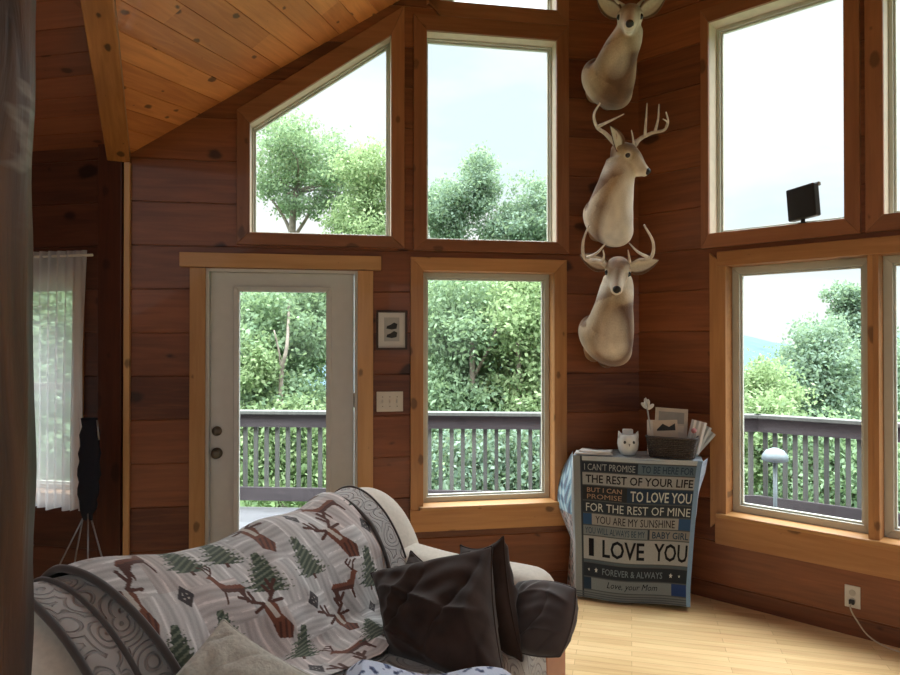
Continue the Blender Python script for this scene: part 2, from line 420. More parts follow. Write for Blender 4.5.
# --- door opening
doL, doR = FA.at(205.5, 400)[0], FA.at(357.5, 400)[0]
zdt = mean2(FA.at(206, 267.5)[1], FA.at(357, 271.5)[1])
holes['A'].append([(doL, -0.01), (doR, -0.01), (doR, zdt), (doL, zdt)])

ZTOP = 7.0
wall('wall_back', FA, -0.12, xP, 0, ZTOP, PITCHW, PHA, holes['A'], M_wallA, [CM])
LB = 4.9
# the far right has two more windows beyond the picture
far = []
for k in range(1):
    a = gR - 0.45; b = a - 1.35
    far.append([(a, zb6), (b, zb6), (b, zt6), (a, zt6)])
holes['B'] += far
wall('wall_right', FB, -LB, 0.12, 0, ZTOP, PITCHW, PHB, holes['B'], M_wallB, [CM])
LE = 2.3
M_wallE = pine('shade_toned_wing_boards', (0.045, 0.014, 0.009), (0.125, 0.040, 0.020), 'X', PITCHW, PHA, knot=0.85)  # wall pine darkened in colour to hold the wing's shade
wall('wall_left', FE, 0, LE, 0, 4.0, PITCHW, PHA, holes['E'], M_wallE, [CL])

# enclosing walls out of the picture; unseen openings added in them for fill light
endB = FB.o - FB.X*LB; endE = FE.o + FE.X*LE
YR = -2.6
FF = Frame((endB.x, YR), R(0))
FG = Frame((endE.x, endE.y), R(180))
FR = Frame((endE.x, YR), R(90))
wall('wall_side', FF, 0, endB.y-YR, 0, ZTOP, PITCHW, 0, [[(0.6, 0.6), (2.2, 0.6), (2.2, 2.5), (0.6, 2.5)]], M_wall, [CM])
wall('wall_wing', FG, 0, endE.y-YR, 0, ZTOP, PITCHW, 0, [], M_wall, [CL])
Wr = endB.x-endE.x
wall('wall_rear', FR, 0, Wr, 0, ZTOP, PITCHW, 0, [[(3.0, 0.0), (5.2, 0.0), (5.2, 2.4), (3.0, 2.4)], [(5.5, 0.5), (7.2, 0.5), (7.2, 2.6), (5.5, 2.6)]], M_wall, [CM])

# ceilings
def slab(name, pl, pts, mat, xdir):
    n = -pl[1]; X = (xdir - n*xdir.dot(n)).normalized(); Y = n.cross(X)
    o = pl[0]; M = Matrix(((X.x, Y.x, n.x, o.x), (X.y, Y.y, n.y, o.y), (X.z, Y.z, n.z, o.z), (0, 0, 0, 1))); Mi = M.inverted()
    L = [Mi @ Vector((x, y, zon(pl, x, y))) for x, y in pts]
    bm = bmesh.new(); a = [bm.verts.new((p.x, p.y, 0)) for p in L]; f = bm.faces.new(a)
    # V joints between the boards
    pitch = 0.16 if 'wing' in mat.name else 0.135
    ys = [p.y for p in L]; k = math.floor(min(ys)/pitch)
    while k*pitch < max(ys):
        for e in (-0.0035, -0.0008, 0.0008, 0.0035):
            bmesh.ops.bisect_plane(bm, geom=bm.verts[:]+bm.edges[:]+bm.faces[:], plane_co=(0, k*pitch+e, 0), plane_no=(0, 1, 0), dist=1e-6)
        k += 1
    for v in bm.verts:
        d = abs(v.co.y/pitch - round(v.co.y/pitch))*pitch
        if d < 0.0015: v.co.z = 0.005
    b = [bm.verts.new((p.x, p.y, 0.06)) for p in L]; bm.faces.new(b)
    return tag(obj(name, bm, mat, M=M), kind='structure')
def beam_xy(y):
    t = (y-Pb.y)/beam_dir.y; return Pb.x + beam_dir.x*t
o_ = 0.2
slab('ceiling', CM, [(Pb.x-0.05, Pb.y+o_*0.4), (cor.x, cor.y+o_), (endB.x+o_, endB.y), (endB.x+o_, YR-o_), (beam_xy(YR-o_)-0.05, YR-o_)], M_ceil, boardA)
slab('ceiling_wing', CL, [(Pb.x, Pb.y+0.12), (beam_xy(YR-o_), YR-o_), (endE.x-o_, YR-o_), (endE.x-o_, endE.y+0.1)], M_ceilL, FE.X)
# valley beam
bl = 5.2; X = beam_dir.normalized(); Zt = Vector((0, 0, 1)); Yb = Zt.cross(X).normalized(); Zb = X.cross(Yb)
Mb = Matrix(((X.x, Yb.x, Zb.x, Pb.x), (X.y, Yb.y, Zb.y, Pb.y), (X.z, Yb.z, Zb.z, Pb.z), (0, 0, 0, 1)))
BEAM0 = -0.128
bm = bmesh.new(); box(bm, 0.0, bl, BEAM0, BEAM0+0.125, -0.02, 0.16)
tag(obj('ceiling_beam', bm, M_beam, M=Mb, bevel=0.006), kind='structure')

# floor of narrow maple strips
def floor_mat():
    m, nt = newmat('maple_strip_floor')
    tc = N(nt, 'ShaderNodeTexCoord')
    br = N(nt, 'ShaderNodeTexBrick', offset=0.37, squash=1.0, inp={0: tc.outputs['Object'], 'Color1': (0.66, 0.44, 0.21, 1), 'Color2': (0.80, 0.57, 0.30, 1), 'Mortar': (0.42, 0.25, 0.10, 1), 'Scale': 1.0, 'Mortar Size': 0.0012, 'Mortar Smooth': 0.3, 'Bias': 0.0, 'Brick Width': 0.75, 'Row Height': 0.057})
    nz = N(nt, 'ShaderNodeTexNoise', inp={0: N(nt, 'ShaderNodeMapping', inp={0: tc.outputs['Object'], 3: (3, 45, 1)}).outputs[0], 'Scale': 1.0, 'Detail': 4.0})
    c = mixc(nt, 0.35, br.outputs[0], nz.outputs[0], 'OVERLAY')
    finish(nt, c, 0.33, br.outputs['Fac'], -0.15, 0.002, 0.4, coat=0.25); return m
bm = bmesh.new()
Mf = Matrix.Rotation(-R(15), 4, 'Z'); Mfi = Mf.inverted()
fl = [(Pc.x, Pc.y), (endE.x, endE.y), (endE.x, YR), (endB.x, YR), (endB.x, endB.y), (cor.x, cor.y)]
L = [Mfi @ Vector((x, y, 0)) for x, y in fl]
a = [bm.verts.new(p) for p in L]; bm.faces.new(a); b = [bm.verts.new(p - Vector((0, 0, 0.05))) for p in L]; bm.faces.new(b)
for i in range(len(a)): bm.faces.new((a[i], b[i], b[(i+1) % 6], a[(i+1) % 6]))
bmesh.ops.recalc_face_normals(bm, faces=bm.faces[:])
tag(obj('floor', bm, floor_mat(), M=Mf), kind='structure')

# trims: corner strip, corner board coloured as shade, sills, aprons, headers
tn = [0]
def trim(fr, x0, x1, y0, y1, z0, z1, mat, bevel=0.004, planes=()):
    tn[0] += 1; bm = bmesh.new(); xm = (x0+x1)/2; box(bm, x0-xm, x1-xm, y0, y1, 0, z1-z0)
    M = fr.M @ T((xm, 0, z0))
    for p in planes: clip(bm, p, M); bmesh.ops.holes_fill(bm, edges=bm.edges[:])
    return tag(obj('trim_%d' % tn[0], bm, mat, M=M, bevel=bevel), kind='structure')
xt = FA.at(124.5, 400)[0]; xt2 = FA.at(130.5, 400)[0]
trim(FA, xt2, xt, -0.01, 0.03, 0, bz_-0.02, M_doorcZ)
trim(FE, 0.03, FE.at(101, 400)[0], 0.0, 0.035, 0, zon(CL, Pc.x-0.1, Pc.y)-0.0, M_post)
trim(FA, cL+0.03, cR-0.1, -0.09, 0.05, zbot-0.022, zbot+0.001, M_doorcX)        # stool under window 4
trim(FA, cL+0.085, cR-0.3, 0.0, 0.028, zbot-0.16, zbot-0.022, M_casX)           # apron
trim(FB, -LB+0.1, FB.at(718, 400)[0], -0.09, 0.045, zb6-0.022, zb6+0.001, M_doorcX)
trim(FB, -LB+0.1, FB.at(716, 400)[0], 0.0, 0.026, zb6-0.19, zb6-0.022, M_casX)
zh = mean2(FB.at(718, 253.3)[1], FB.at(900, 234.4)[1])
trim(FB, -LB+0.1, FB.at(718.5, 260)[0], 0.0, 0.032, zt6, zh, M_casX)

# ------------------------------------------------------------------ entrance door
xb = (doL+doR)/2; hw = abs(doL-doR)/2
dr = empty('door_1', FA.M @ T((xb, 0, 0)), kind='structure')
xo1 = FA.at(190, 400)[0]-xb; xo2 = FA.at(373, 400)[0]-xb
for a, b in ((hw, xo1), (xo2, -hw)):
    bm = bmesh.new(); box(bm, a, b, -0.004, 0.024, 0, zdt); obj('door_casing', bm, M_doorcZ, dr, bevel=0.003)
zh1 = mean2(FA.at(180, 251.3)[1], FA.at(381, 258)[1]); zh0 = mean2(FA.at(191, 266.5)[1], FA.at(381, 271.3)[1])
bm = bmesh.new(); box(bm, FA.at(381, 260)[0]-xb, FA.at(180.5, 260)[0]-xb, -0.004, 0.034, zh0, zh1); obj('door_header', bm, M_doorcX, dr, bevel=0.003)
bm = bmesh.new()
for a, b in ((hw-0.018, hw+0.002), (-hw-0.002, -hw+0.018)): box(bm, a, b, -0.15, 0.0, 0, zdt)
box(bm, -hw, hw, -0.15, 0.0, zdt-0.018, zdt); obj('door_jamb', bm, M_door, dr)
hx = hw-0.022; gx1 = FA.at(237, 400, -0.045)[0]-xb; gx2 = FA.at(328, 400, -0.045)[0]-xb
gz2 = FA.at(285, 290, -0.045)[1]; gz1 = 0.26; dz = zdt-0.02; y0, y1 = -0.085, -0.04
bm = bmesh.new()
box(bm, gx1, hx, y0, y1, 0.01, dz); box(bm, -hx, gx2, y0, y1, 0.01, dz); box(bm, gx2, gx1, y0, y1, gz2, dz); box(bm, gx2, gx1, y0, y1, 0.01, gz1)
leaf = obj('door_leaf', bm, M_door, dr)
bm = bmesh.new(); po = [(gx2-0.02, gz1-0.02), (gx1+0.02, gz1-0.02), (gx1+0.02, gz2+0.02), (gx2-0.02, gz2+0.02)]; pi_ = inset(po, 0.032)
ring(bm, po, pi_, y0-0.01, y1+0.012); obj('glass_bead', bm, M_door, leaf, bevel=0.004)
bm = bmesh.new(); bm.faces.new([bm.verts.new((x, -0.062, z)) for x, z in inset(po, 0.025)]); obj('door_pane', bm, M_glass, leaf)
def rotY90(): return Matrix.Rotation(R(-90), 4, 'X')
for nm, py, pr in (('deadbolt', 431, [(0.0, 0), (0.030, 0), (0.030, 0.008), (0.020, 0.014), (0.016, 0.02), (0.0, 0.021)]),
                   ('door_knob', 453, [(0.0, 0), (0.034, 0), (0.034, 0.006), (0.014, 0.012), (0.012, 0.03), (0.026, 0.042), (0.028, 0.055), (0.018, 0.066), (0, 0.068)])):
    x, z = FA.at(217, py, -0.04); bm = bmesh.new(); lathe(bm, pr, 20)
    bmesh.ops.rotate(bm, matrix=Matrix.Rotation(R(-90), 3, 'X'), verts=bm.verts[:])
    o = obj(nm, bm, M_brass, leaf, M=T((x-xb, -0.04, z)), smooth=True)
for pz in (400, 500):
    x, z = FA.at(355, pz, -0.04); bm = bmesh.new(); lathe(bm, [(0.006, -0.045), (0.006, 0.045)], 8); obj('hinge', bm, M_brass, leaf, M=T((-hx-0.004, -0.036, z)))

# latch on window 2's right jamb
px_ = FA.at(552, 224, -0.05); ox = w2.matrix_local.inverted() @ (FA.M @ Vector((px_[0], -0.05, px_[1])))
bm = bmesh.new(); box(bm, -0.012, 0.016, -0.012, 0.012, -0.03, 0.03); box(bm, 0.0, 0.03, -0.008, 0.008, 0.0, 0.022)
obj('latch', bm, M_black, w2, M=T(ox), bevel=0.004)

# ------------------------------------------------------------------ foreground hewn post
def hewn(H):
    bm = bmesh.new(); n = 28; m = 70; rings = []
    for i in range(m+1):
        z = H*i/m; r = []
        for j in range(n):
            a = 2*math.pi*j/n
            rad = 0.165 + 0.014*mnoise.noise(Vector((math.cos(a)*1.4, math.sin(a)*1.4, z*1.3))) + 0.006*mnoise.noise(Vector((math.cos(a)*4, math.sin(a)*4, z*5)))
            rad *= 1 - 0.04*z/H + 0.05*math.exp(-((z-2.05)/0.16)**2)
            ca, sa = math.cos(a), math.sin(a)
            k = (abs(ca)**5+abs(sa)**5)**(-1/5.0)
            r.append(bm.verts.new((ca*rad*k*0.92, sa*rad*k*0.92, z)))
        rings.append(r)
    for a, b in zip(rings, rings[1:]):
        for j in range(n): bm.faces.new((a[j], a[(j+1) % n], b[(j+1) % n], b[j]))
    bm.faces.new(rings[0][::-1]); bm.faces.new(rings[-1]); return bm
m, nt = newmat('hewn_log'); tc = N(nt, 'ShaderNodeTexCoord')
mp = N(nt, 'ShaderNodeMapping', inp={0: tc.outputs['Object'], 3: (14, 14, 1.6)})
n1 = N(nt, 'ShaderNodeTexNoise', inp={0: mp.outputs[0], 'Scale': 1.0, 'Detail': 6.0, 'Distortion': 0.8})
base = ramp(nt, n1.outputs[0], [(0.3, (0.03, 0.012, 0.006)), (0.55, (0.10, 0.042, 0.017)), (0.75, (0.17, 0.078, 0.034))])
# slanting pale draw-knife marks on the upper part
mp2 = N(nt, 'ShaderNodeMapping', inp={0: tc.outputs['Object'], 2: (0, R(38), 0), 3: (3.0, 3.0, 12.0)})
n2 = N(nt, 'ShaderNodeTexNoise', inp={0: mp2.outputs[0], 'Scale': 1.0, 'Detail': 3.0, 'Roughness': 0.6})
sx = N(nt, 'ShaderNodeSeparateXYZ', inp={0: tc.outputs['Object']})
up = N(nt, 'ShaderNodeMapRange', interpolation_type='SMOOTHSTEP', inp={0: M2(nt, 'ABSOLUTE', M2(nt, 'SUBTRACT', sx.outputs[2], 1.98)), 1: 0.10, 2: 0.22, 3: 0.6, 4: 0.0})
mk = N(nt, 'ShaderNodeMapRange', inp={0: n2.outputs[0], 1: 0.57, 2: 0.64, 3: 0.0, 4: 1.0})
c = mixc(nt, M2(nt, 'MULTIPLY', mk.outputs[0], up.outputs[0]), base, (0.30, 0.25, 0.22))
finish(nt, c, 0.45, n1.outputs[0], 0.5, 0.02, 0.4); M_log = m
lp = P3(30, 337, 1.15); lx = lp.x - 0.205
log = empty('log_post', T((lx, 1.15, 0)), label='rough hewn dark log post standing at the left edge of the view', cat='post')
obj('post_shaft', hewn(min(zon(CM, lx, 1.15), zon(CL, lx, 1.15))-0.16), M_log, log, smooth=True)

# ------------------------------------------------------------------ wall things
# framed print
def on_wall(fr, px0, py0, px1, py1):
    x0, _ = fr.at(px0, (py0+py1)/2); x1, _ = fr.at(px1, (py0+py1)/2); _, z0 = fr.at((px0+px1)/2, py1); _, z1 = fr.at((px0+px1)/2, py0)
    return (x0+x1)/2, (z0+z1)/2, abs(x0-x1)/2, (z1-z0)/2
x, z, hx_, hz_ = on_wall(FA, 376, 310.5, 407, 350)
M_fr = plain('dark_frame_wood', (0.05, 0.022, 0.012), 0.4); M_mat = plain('mat_board', (0.66, 0.64, 0.60), 0.8, var=0.03); M_pap = plain('print_paper', (0.42, 0.42, 0.41), 0.8); M_ink = plain('dark_ink', (0.03, 0.032, 0.035), 0.8)
pf = empty('framed_print', FA.M @ T((x, 0.0, z)), label='small dark framed print of two dark birds with a white mat on the back wall', cat='picture')
O = [(-hx_, -hz_), (hx_, -hz_), (hx_, hz_), (-hx_, hz_)]
bm = bmesh.new(); ring(bm, O, inset(O, 0.014), 0.001, 0.028); obj('picture_frame', bm, M_fr, pf, bevel=0.002)
bm = bmesh.new(); I = inset(O, 0.012); prism(bm, I, 0.001, 0.012); obj('mat_board', bm, M_mat, pf)
bm = bmesh.new(); I = inset(O, [0.055, 0.05, 0.045, 0.05]); prism(bm, I, 0.010, 0.0135); pr = obj('print', bm, M_pap, pf)
def blob(pts, y0, y1, name, mat, par):
    bm = bmesh.new(); a = [bm.verts.new((x, y0, z)) for x, z in pts]; b = [bm.verts.new((x, y1, z)) for x, z in pts]
    bm.faces.new(a); bm.faces.new(b)
    for i in range(len(a)): bm.faces.new((a[i], b[i], b[(i+1) % len(a)], a[(i+1) % len(a)]))
    bmesh.ops.recalc_face_normals(bm, faces=bm.faces[:]); return obj(name, bm, mat, par)
for dz_ in (0.022, -0.032):
    blob([(0.034, dz_-0.012), (0.0, dz_-0.018), (-0.03, dz_-0.012), (-0.036, dz_+0.018), (-0.014, dz_+0.027), (0.008, dz_+0.012), (0.03, dz_+0.004)], 0.013, 0.0145, 'printed_bird', M_ink, pr)
# switch plate
x, z, hx_, hz_ = on_wall(FA, 376.5, 391.5, 403, 411.5)
sp = empty('switch_plate', FA.M @ T((x, 0, z)), label='cream triple light switch plate below the framed print', cat='light switch')
bm = bmesh.new(); box(bm, -hx_, hx_, 0.0, 0.007, -hz_, hz_); obj('cover_plate', bm, M_white, sp, bevel=0.003)
for k in (-1, 0, 1):
    bm = bmesh.new(); box(bm, k*0.046-0.005, k*0.046+0.005, 0.006, 0.02, -0.012, 0.010); obj('toggle', bm, M_white, sp, M=Matrix.Rotation(R(12), 4, 'X'), bevel=0.002)
    for s in (-1, 1):
        bm = bmesh.new(); box(bm, k*0.046-0.003, k*0.046+0.003, 0.006, 0.0085, s*0.03-0.003, s*0.03+0.003); obj('screw', bm, M_brass, sp)
# outlet and cord
x, z, hx_, hz_ = on_wall(FB, 846, 584, 859.5, 609)
ou = empty('wall_outlet', FB.M @ T((x, 0.0, z)), label='white outlet plate low on the right wall under the window', cat='outlet')
bm = bmesh.new(); box(bm, -0.038, 0.038, 0.0, 0.007, -0.06, 0.06); obj('cover_plate', bm, M_white, ou, bevel=0.003)
M_slot = plain('outlet_face', (0.45, 0.41, 0.34), 0.5)
bm = bmesh.new(); lathe(bm, [(0.017, 0), (0.017, 0.004), (0, 0.0045)], 16, Matrix.Rotation(R(-90), 4, 'X')); obj('socket', bm, M_slot, ou, M=T((0, 0.006, 0.022)))
bm = bmesh.new(); lathe(bm, [(0.017, 0), (0.017, 0.004), (0, 0.0045)], 16, Matrix.Rotation(R(-90), 4, 'X')); obj('socket', bm, M_slot, ou, M=T((0, 0.006, -0.022)))
cd = empty('power_cord', FB.M @ T((x, 0.0, z)), label='thin white power cord running from the wall outlet along the floor edge', cat='cord')
bm = bmesh.new(); box(bm, -0.013, 0.013, 0.011, 0.035, -0.036, -0.012); obj('plug', bm, M_black, cd, bevel=0.004)
bm = bmesh.new()
tube(bm, [(0, 0.03, -0.03), (0.0, 0.05, -0.05), (-0.03, 0.06, -0.10), (-0.10, 0.05, -z+0.03), (-0.25, 0.07, -z+0.006), (-0.6, 0.06, -z+0.006), (-1.2, 0.10, -z+0.006)], 0.004, 6)
obj('cable', bm, plain('grey_cable', (0.5, 0.42, 0.32), 0.5), cd, smooth=True)
# dark panel on the sill of upper right window
dp = 0.0
x0, z0 = FB.at(803, 222, -0.03)
so = empty('solar_panel', FB.M @ T((x0, -0.03, zb5)), label='black boxy solar panel on a short neck in the upper right window', cat='solar panel')
bm = bmesh.new(); lathe(bm, [(0.03, 0), (0.03, 0.008), (0.012, 0.012), (0.012, 0.04)], 16); obj('neck', bm, M_black, so)
x1, z1 = FB.at(787, 188, -0.03); x2, z2 = FB.at(821, 218, -0.03)
hw_ = abs(x1-x2)/2; hh = abs(z1-z2)/2-0.005
Mr = T(((x1+x2)/2-x0, 0, (z1+z2)/2-zb5)) @ Matrix.Rotation(R(4), 4, 'Y') @ Matrix.Rotation(R(-22), 4, 'Z')
bm = bmesh.new(); box(bm, -hw_, hw_, -0.02, 0.03, -hh, hh); obj('housing', bm, M_black, so, M=Mr, bevel=0.008)
bm = bmesh.new(); box(bm, -hw_*1.02, hw_*1.02, -0.035, -0.015, hh*0.84, hh*1.08); obj('rim', bm, plain('grey_rim', (0.25, 0.25, 0.25), 0.5), so, M=Mr, bevel=0.004)

# ------------------------------------------------------------------ curtain and rod (wing window)
x0, zt_ = FE.at(86, 250, 0.09); x1, _ = FE.at(10, 250, 0.09); _, zb_ = FE.at(60, 509, 0.09)
m, nt = newmat('sheer_voile'); tcv = N(nt, 'ShaderNodeTexCoord')
d = N(nt, 'ShaderNodeBsdfDiffuse', inp={0: (0.82, 0.82, 0.84, 1)}); tl = N(nt, 'ShaderNodeBsdfTranslucent', inp={0: (0.85, 0.86, 0.88, 1)}); tr = N(nt, 'ShaderNodeBsdfTransparent', inp={0: (1, 1, 1, 1)})
a1 = N(nt, 'ShaderNodeMixShader', inp={0: 0.5, 1: d.outputs[0], 2: tl.outputs[0]}); a2 = N(nt, 'ShaderNodeMixShader', inp={0: 0.42, 1: a1.outputs[0], 2: tr.outputs[0]})
N(nt, 'ShaderNodeOutputMaterial', inp={0: a2.outputs[0]}); M_voile = m
cu = empty('curtain', FE.M @ T(((x0+x1)/2, 0.0, zb_)), label='sheer white curtain hanging over the narrow left window', cat='curtain')
H = zt_-zb_; W = abs(x0-x1); m_, n_ = 160, 50
s = np.linspace(0, 1, m_)[:, None]; v = np.linspace(0, 1, n_)[None, :]
amp = 0.010 + 0.022*(1-v)
X = (s-0.5)*W*(1-0.05*np.sin(v*math.pi)) + 0.0*v
Y = 0.085 + amp*np.sin(s*2*math.pi*9 + 0.6*np.sin(v*3)) + 0.006*np.sin(s*50+v*4)
Z = v*H + 0.008*np.sin(s*23)*(1-v)
obj('curtain_panel', grid_mesh('curtain_panel', np.stack([X+0*v, Y, Z+0*s], -1)), M_voile, cu, smooth=True)
bm = bmesh.new(); tube(bm, [(-W/2-0.04, 0.085, H-0.03), (W/2+0.02, 0.085, H-0.03)], 0.008, 10); obj('curtain_rod', bm, M_white, cu)

# ------------------------------------------------------------------ folded camp stool leaning by the wing wall
b = floor_at(86, 590) ; dep = P3(86, 480, 3.75)
cs = empty('folded_camp_stool', T((dep.x, 3.75, 0)), label='folded dark navy camp stool with thin silver legs left of the door', cat='stool')
M_nav = plain('navy_canvas', (0.008, 0.009, 0.016), 0.9); M_sil = plain('silver_tube', (0.26, 0.26, 0.27), 0.35, 0.5, 0.8)
org = Vector((dep.x, 3.75, 0)); L3 = lambda px, py, d: P3(px, py, d) - org
bm = bmesh.new()
tube(bm, [L3(90, 418, 3.78), L3(90, 440, 3.78), L3(89, 475, 3.77), L3(88, 505, 3.76), L3(88, 520, 3.76)], [0.045, 0.055, 0.062, 0.05, 0.02], 14, ell=[(1, .6)]*5, up=Vector((0, -1, 0)))
for v in bm.verts: v.co += Vector((0.006*math.sin(v.co.z*60+v.co.x*90), 0, 0))
obj('canvas_seat', bm, M_nav, cs, smooth=True)
for (xa, ya), (xb_, yb_), dd in (((92, 500), (59, 566), .0), ((88, 490), (74, 566), .05), ((88, 490), (88, 575), -.06), ((86, 500), (106, 572), .02), ((97, 420), (99, 440), 0.0)):
    e_ = L3(xb_, yb_, 3.76+dd)
    if yb_ > 500: s0_ = L3(xa, ya, 3.76); k_ = (s0_.z-0.006)/(s0_.z-e_.z); e_ = s0_+(e_-s0_)*k_
    bm = bmesh.new(); tube(bm, [L3(xa, ya, 3.76), e_], 0.0048, 8)
    if yb_ > 500: obj('leg', bm, M_sil, cs, smooth=True)
    else: obj('handle_tip', bm, M_sil, cs, smooth=True)
#@@SOFA
# ------------------------------------------------------------------ sofa
su = Vector((math.sin(R(29.5)), math.cos(R(29.5)), 0)); sv = Vector((su.y, -su.x, 0))
SL1, SL0, SV0 = 2.80, 0.90, -2.12               # far end, near end along su; rear plane along sv
SM = Matrix(((su.x, -sv.x, 0, 0), (su.y, -sv.y, 0, 0), (0, 0, 1, 0), (0, 0, 0, 1)))
so_o = su*SL0 + sv*SV0
SM = T(so_o) @ SM                               # local x = along sofa from near end, local -y = forward
LS = SL1 - SL0
PROF = [(0.03, .12), (0.0, .40), (-0.01, .68), (0.03, .83), (0.11, .895), (0.21, .885), (0.31, .82), (0.39, .72), (0.45, .60), (0.50, .52), (0.58, .485), (0.72, .48), (0.90, .48), (1.02, .47), (1.09, .44), (1.12, .36), (1.12, .12)]
pc = catmull([Vector((a, 0, b)) for a, b in PROF], 8)
pw = np.array([(p.x, p.z) for p in pc]); seg = np.r_[0, np.cumsum(np.hypot(*np.diff(pw, axis=0).T))]
QT = seg[-1]
def prof(q, off=0.0):
    """point on the seat/back profile at arc length q (metres), pushed out by off"""
    q = np.clip(q, 0, QT); w = np.interp(q, seg, pw[:, 0]); z = np.interp(q, seg, pw[:, 1]); e = 0.02
    dw = np.interp(np.minimum(q+e, QT), seg, pw[:, 0])-np.interp(np.maximum(q-e, 0), seg, pw[:, 0]); dz = np.interp(np.minimum(q+e, QT), seg, pw[:, 1])-np.interp(np.maximum(q-e, 0), seg, pw[:, 1])
    n = np.hypot(dw, dz)+1e-9; return w - dz/n*off, z + dw/n*off
def sag(l, q):
    """soft unevenness shared by everything lying on the sofa"""
    return 0.012*np.sin(l*5.2+1.0)*np.sin(q*2.1) + 0.008*np.sin(l*11+q*3)
def zsag(l, z):
    d = np.interp(l+SL0, [0.9, 1.17, 1.51, 1.92, 2.4, 2.62], [0.0, .02, .055, .085, .045, 0.0])
    return z - d*np.clip((z-0.50)/0.38, 0, 1)
def sheet(l, q, off):
    """local sofa coordinates for arrays l (along), q (arc)"""
    w, z = prof(q, off + sag(l, q))
    # rounded far and near ends of the back
    return np.stack([l, -w, zsag(l, z)], -1)
qtop = float(np.interp(0.11, pw[:60, 0], seg[:60])) if False else float(seg[np.argmax(pw[:, 1])])
M_cream = plain('cream_upholstery', (0.60, 0.54, 0.46), 0.9, 0.2, var=0.06, scale=60, bstr=0.3, sheen=0.3)
sofa = empty('sofa', SM, label='cream sofa with rounded back and arms facing away from the door', cat='sofa')
# back: a closed rounded cushion
def closed_back(l0, l1, rr):
    m, n = 60, 64; q = np.linspace(0.0, float(np.interp(0.52, pw[:90, 0], seg[:90])) if False else 1.42, n)
    w, z = prof(q); cw, cz = 0.22, 0.45
    ls = np.concatenate([l0 + rr*(1-np.cos(np.linspace(0, math.pi/2, 12))), np.linspace(l0+rr, l1-rr, 30)[1:-1], l1 - rr*(1-np.cos(np.linspace(math.pi/2, 0, 12)))])
    f = np.ones(len(ls)); 
    for i, l in enumerate(ls):
        d = min(l-l0, l1-l); 
        if d < rr: f[i] = math.sqrt(max(0.0, 1-((rr-d)/rr)**2))*0.55+0.45
        if d < 1e-6: f[i] = 0.0
    out = np.zeros((len(ls), n, 3))
    for i, l in enumerate(ls):
        out[i, :, 0] = l; out[i, :, 1] = -(cw + (w-cw)*f[i]); out[i, :, 2] = np.where(z > cz, cz + (z-cz)*(1-(1-f[i])*0.5), z) if f[i] > 0 else cz
    out[:, :, 2] = zsag(out[:, :, 0], out[:, :, 2])
    return out
obj('back', grid_mesh('back', closed_back(0.0, LS, 0.16)), M_cream, sofa, smooth=True)
# base and seat cushion
bm = bmesh.new(); box(bm, 0.03, LS-0.03, -1.06, -0.03, 0.09, 0.34); obj('base', bm, M_cream, sofa, bevel=0.03)
bm = bmesh.new(); box(bm, 0.20, LS-0.20, -1.09, -0.40, 0.30, 0.472)
obj('seat_cushion', bm, M_cream, sofa, bevel=0.05)
# arms: padded rolls
def arm(l0, l1, name):
    m, n = 44, 40; ws = np.linspace(0, 1, m); out = np.zeros((m, n, 3)); lc = (l0+l1)/2; hw = (l1-l0)/2
    for i, t in enumerate(ws):
        wv = 0.10 + t*1.02; e = min(t, 1-t)/0.10; s = math.sqrt(max(0, 1-max(0, 1-e)**2)); s = 0.35+0.65*s if 0 < i < m-1 else 0.0
        top = 0.672 - 0.030*t + 0.008*math.sin(t*9)
        for j in range(n):
            a = 2*math.pi*j/n; ca, sa = math.cos(a), math.sin(a)
            k = (abs(ca)**4 + abs(sa)**4)**(-0.25)
            zz = 0.36 + sa*k*(top-0.36)*(0.55+0.45*s if i not in (0, m-1) else 0)
            if sa < 0: zz = 0.36 + sa*k*0.27*(1 if i not in (0, m-1) else 0)
            bul = 1 + 0.10*max(0, sa)
            out[i, j] = (lc + ca*k*hw*bul*(s if i not in (0, m-1) else 0), -wv, zz)
    out = np.concatenate([out, out[:, :1]], 1)
    return obj(name, grid_mesh(name, out), M_cream, sofa, smooth=True)
a1 = arm(LS-0.30, LS-0.05, 'arm'); a2 = arm(0.0, 0.25, 'arm')
M_cherry = plain('cherry_wood', (0.30, 0.085, 0.03), 0.35)
for xx in (LS-0.175, 0.125):
    bm = bmesh.new(); box(bm, xx-0.115, xx+0.115, -1.135, -1.10, 0.10, 0.53); obj('arm_front_panel', bm, M_cherry, sofa, bevel=0.012)
for xx in (0.1, LS-0.1):
    for yy in (-0.10, -1.0):
        bm = bmesh.new(); lathe(bm, [(0.022, 0), (0.03, 0.10)], 14); obj('leg', bm, M_cherry, sofa, M=T((xx, yy, 0)), smooth=True)

# quilted cover
m, nt = newmat('quilted_cover'); tc = N(nt, 'ShaderNodeTexCoord')
nz = N(nt, 'ShaderNodeTexNoise', inp={0: tc.outputs['Object'], 'Scale': 4.5, 'Detail': 1.0})
vo = N(nt, 'ShaderNodeTexVoronoi', inp={0: N(nt, 'ShaderNodeVectorMath', operation='ADD', inp={0: tc.outputs['Object'], 1: N(nt, 'ShaderNodeVectorMath', operation='SCALE', inp={0: nz.outputs[1], 'Scale': 0.12}).outputs[0]}).outputs[0], 'Scale': 11.0, 'Randomness': 0.9})
ringv = M2(nt, 'SINE', M2(nt, 'MULTIPLY', vo.outputs['Distance'], 34.0))
line = N(nt, 'ShaderNodeMapRange', interpolation_type='SMOOTHSTEP', inp={0: ringv, 1: -1.0, 2: -0.35, 3: 0.0, 4: 1.0})
c = mixc(nt, line.outputs[0], (0.32, 0.295, 0.28), (0.40, 0.37, 0.35))
finish(nt, c, 0.75, line.outputs[0], 1.0, 0.012, 0.3, sheen=0.3); M_quilt = m
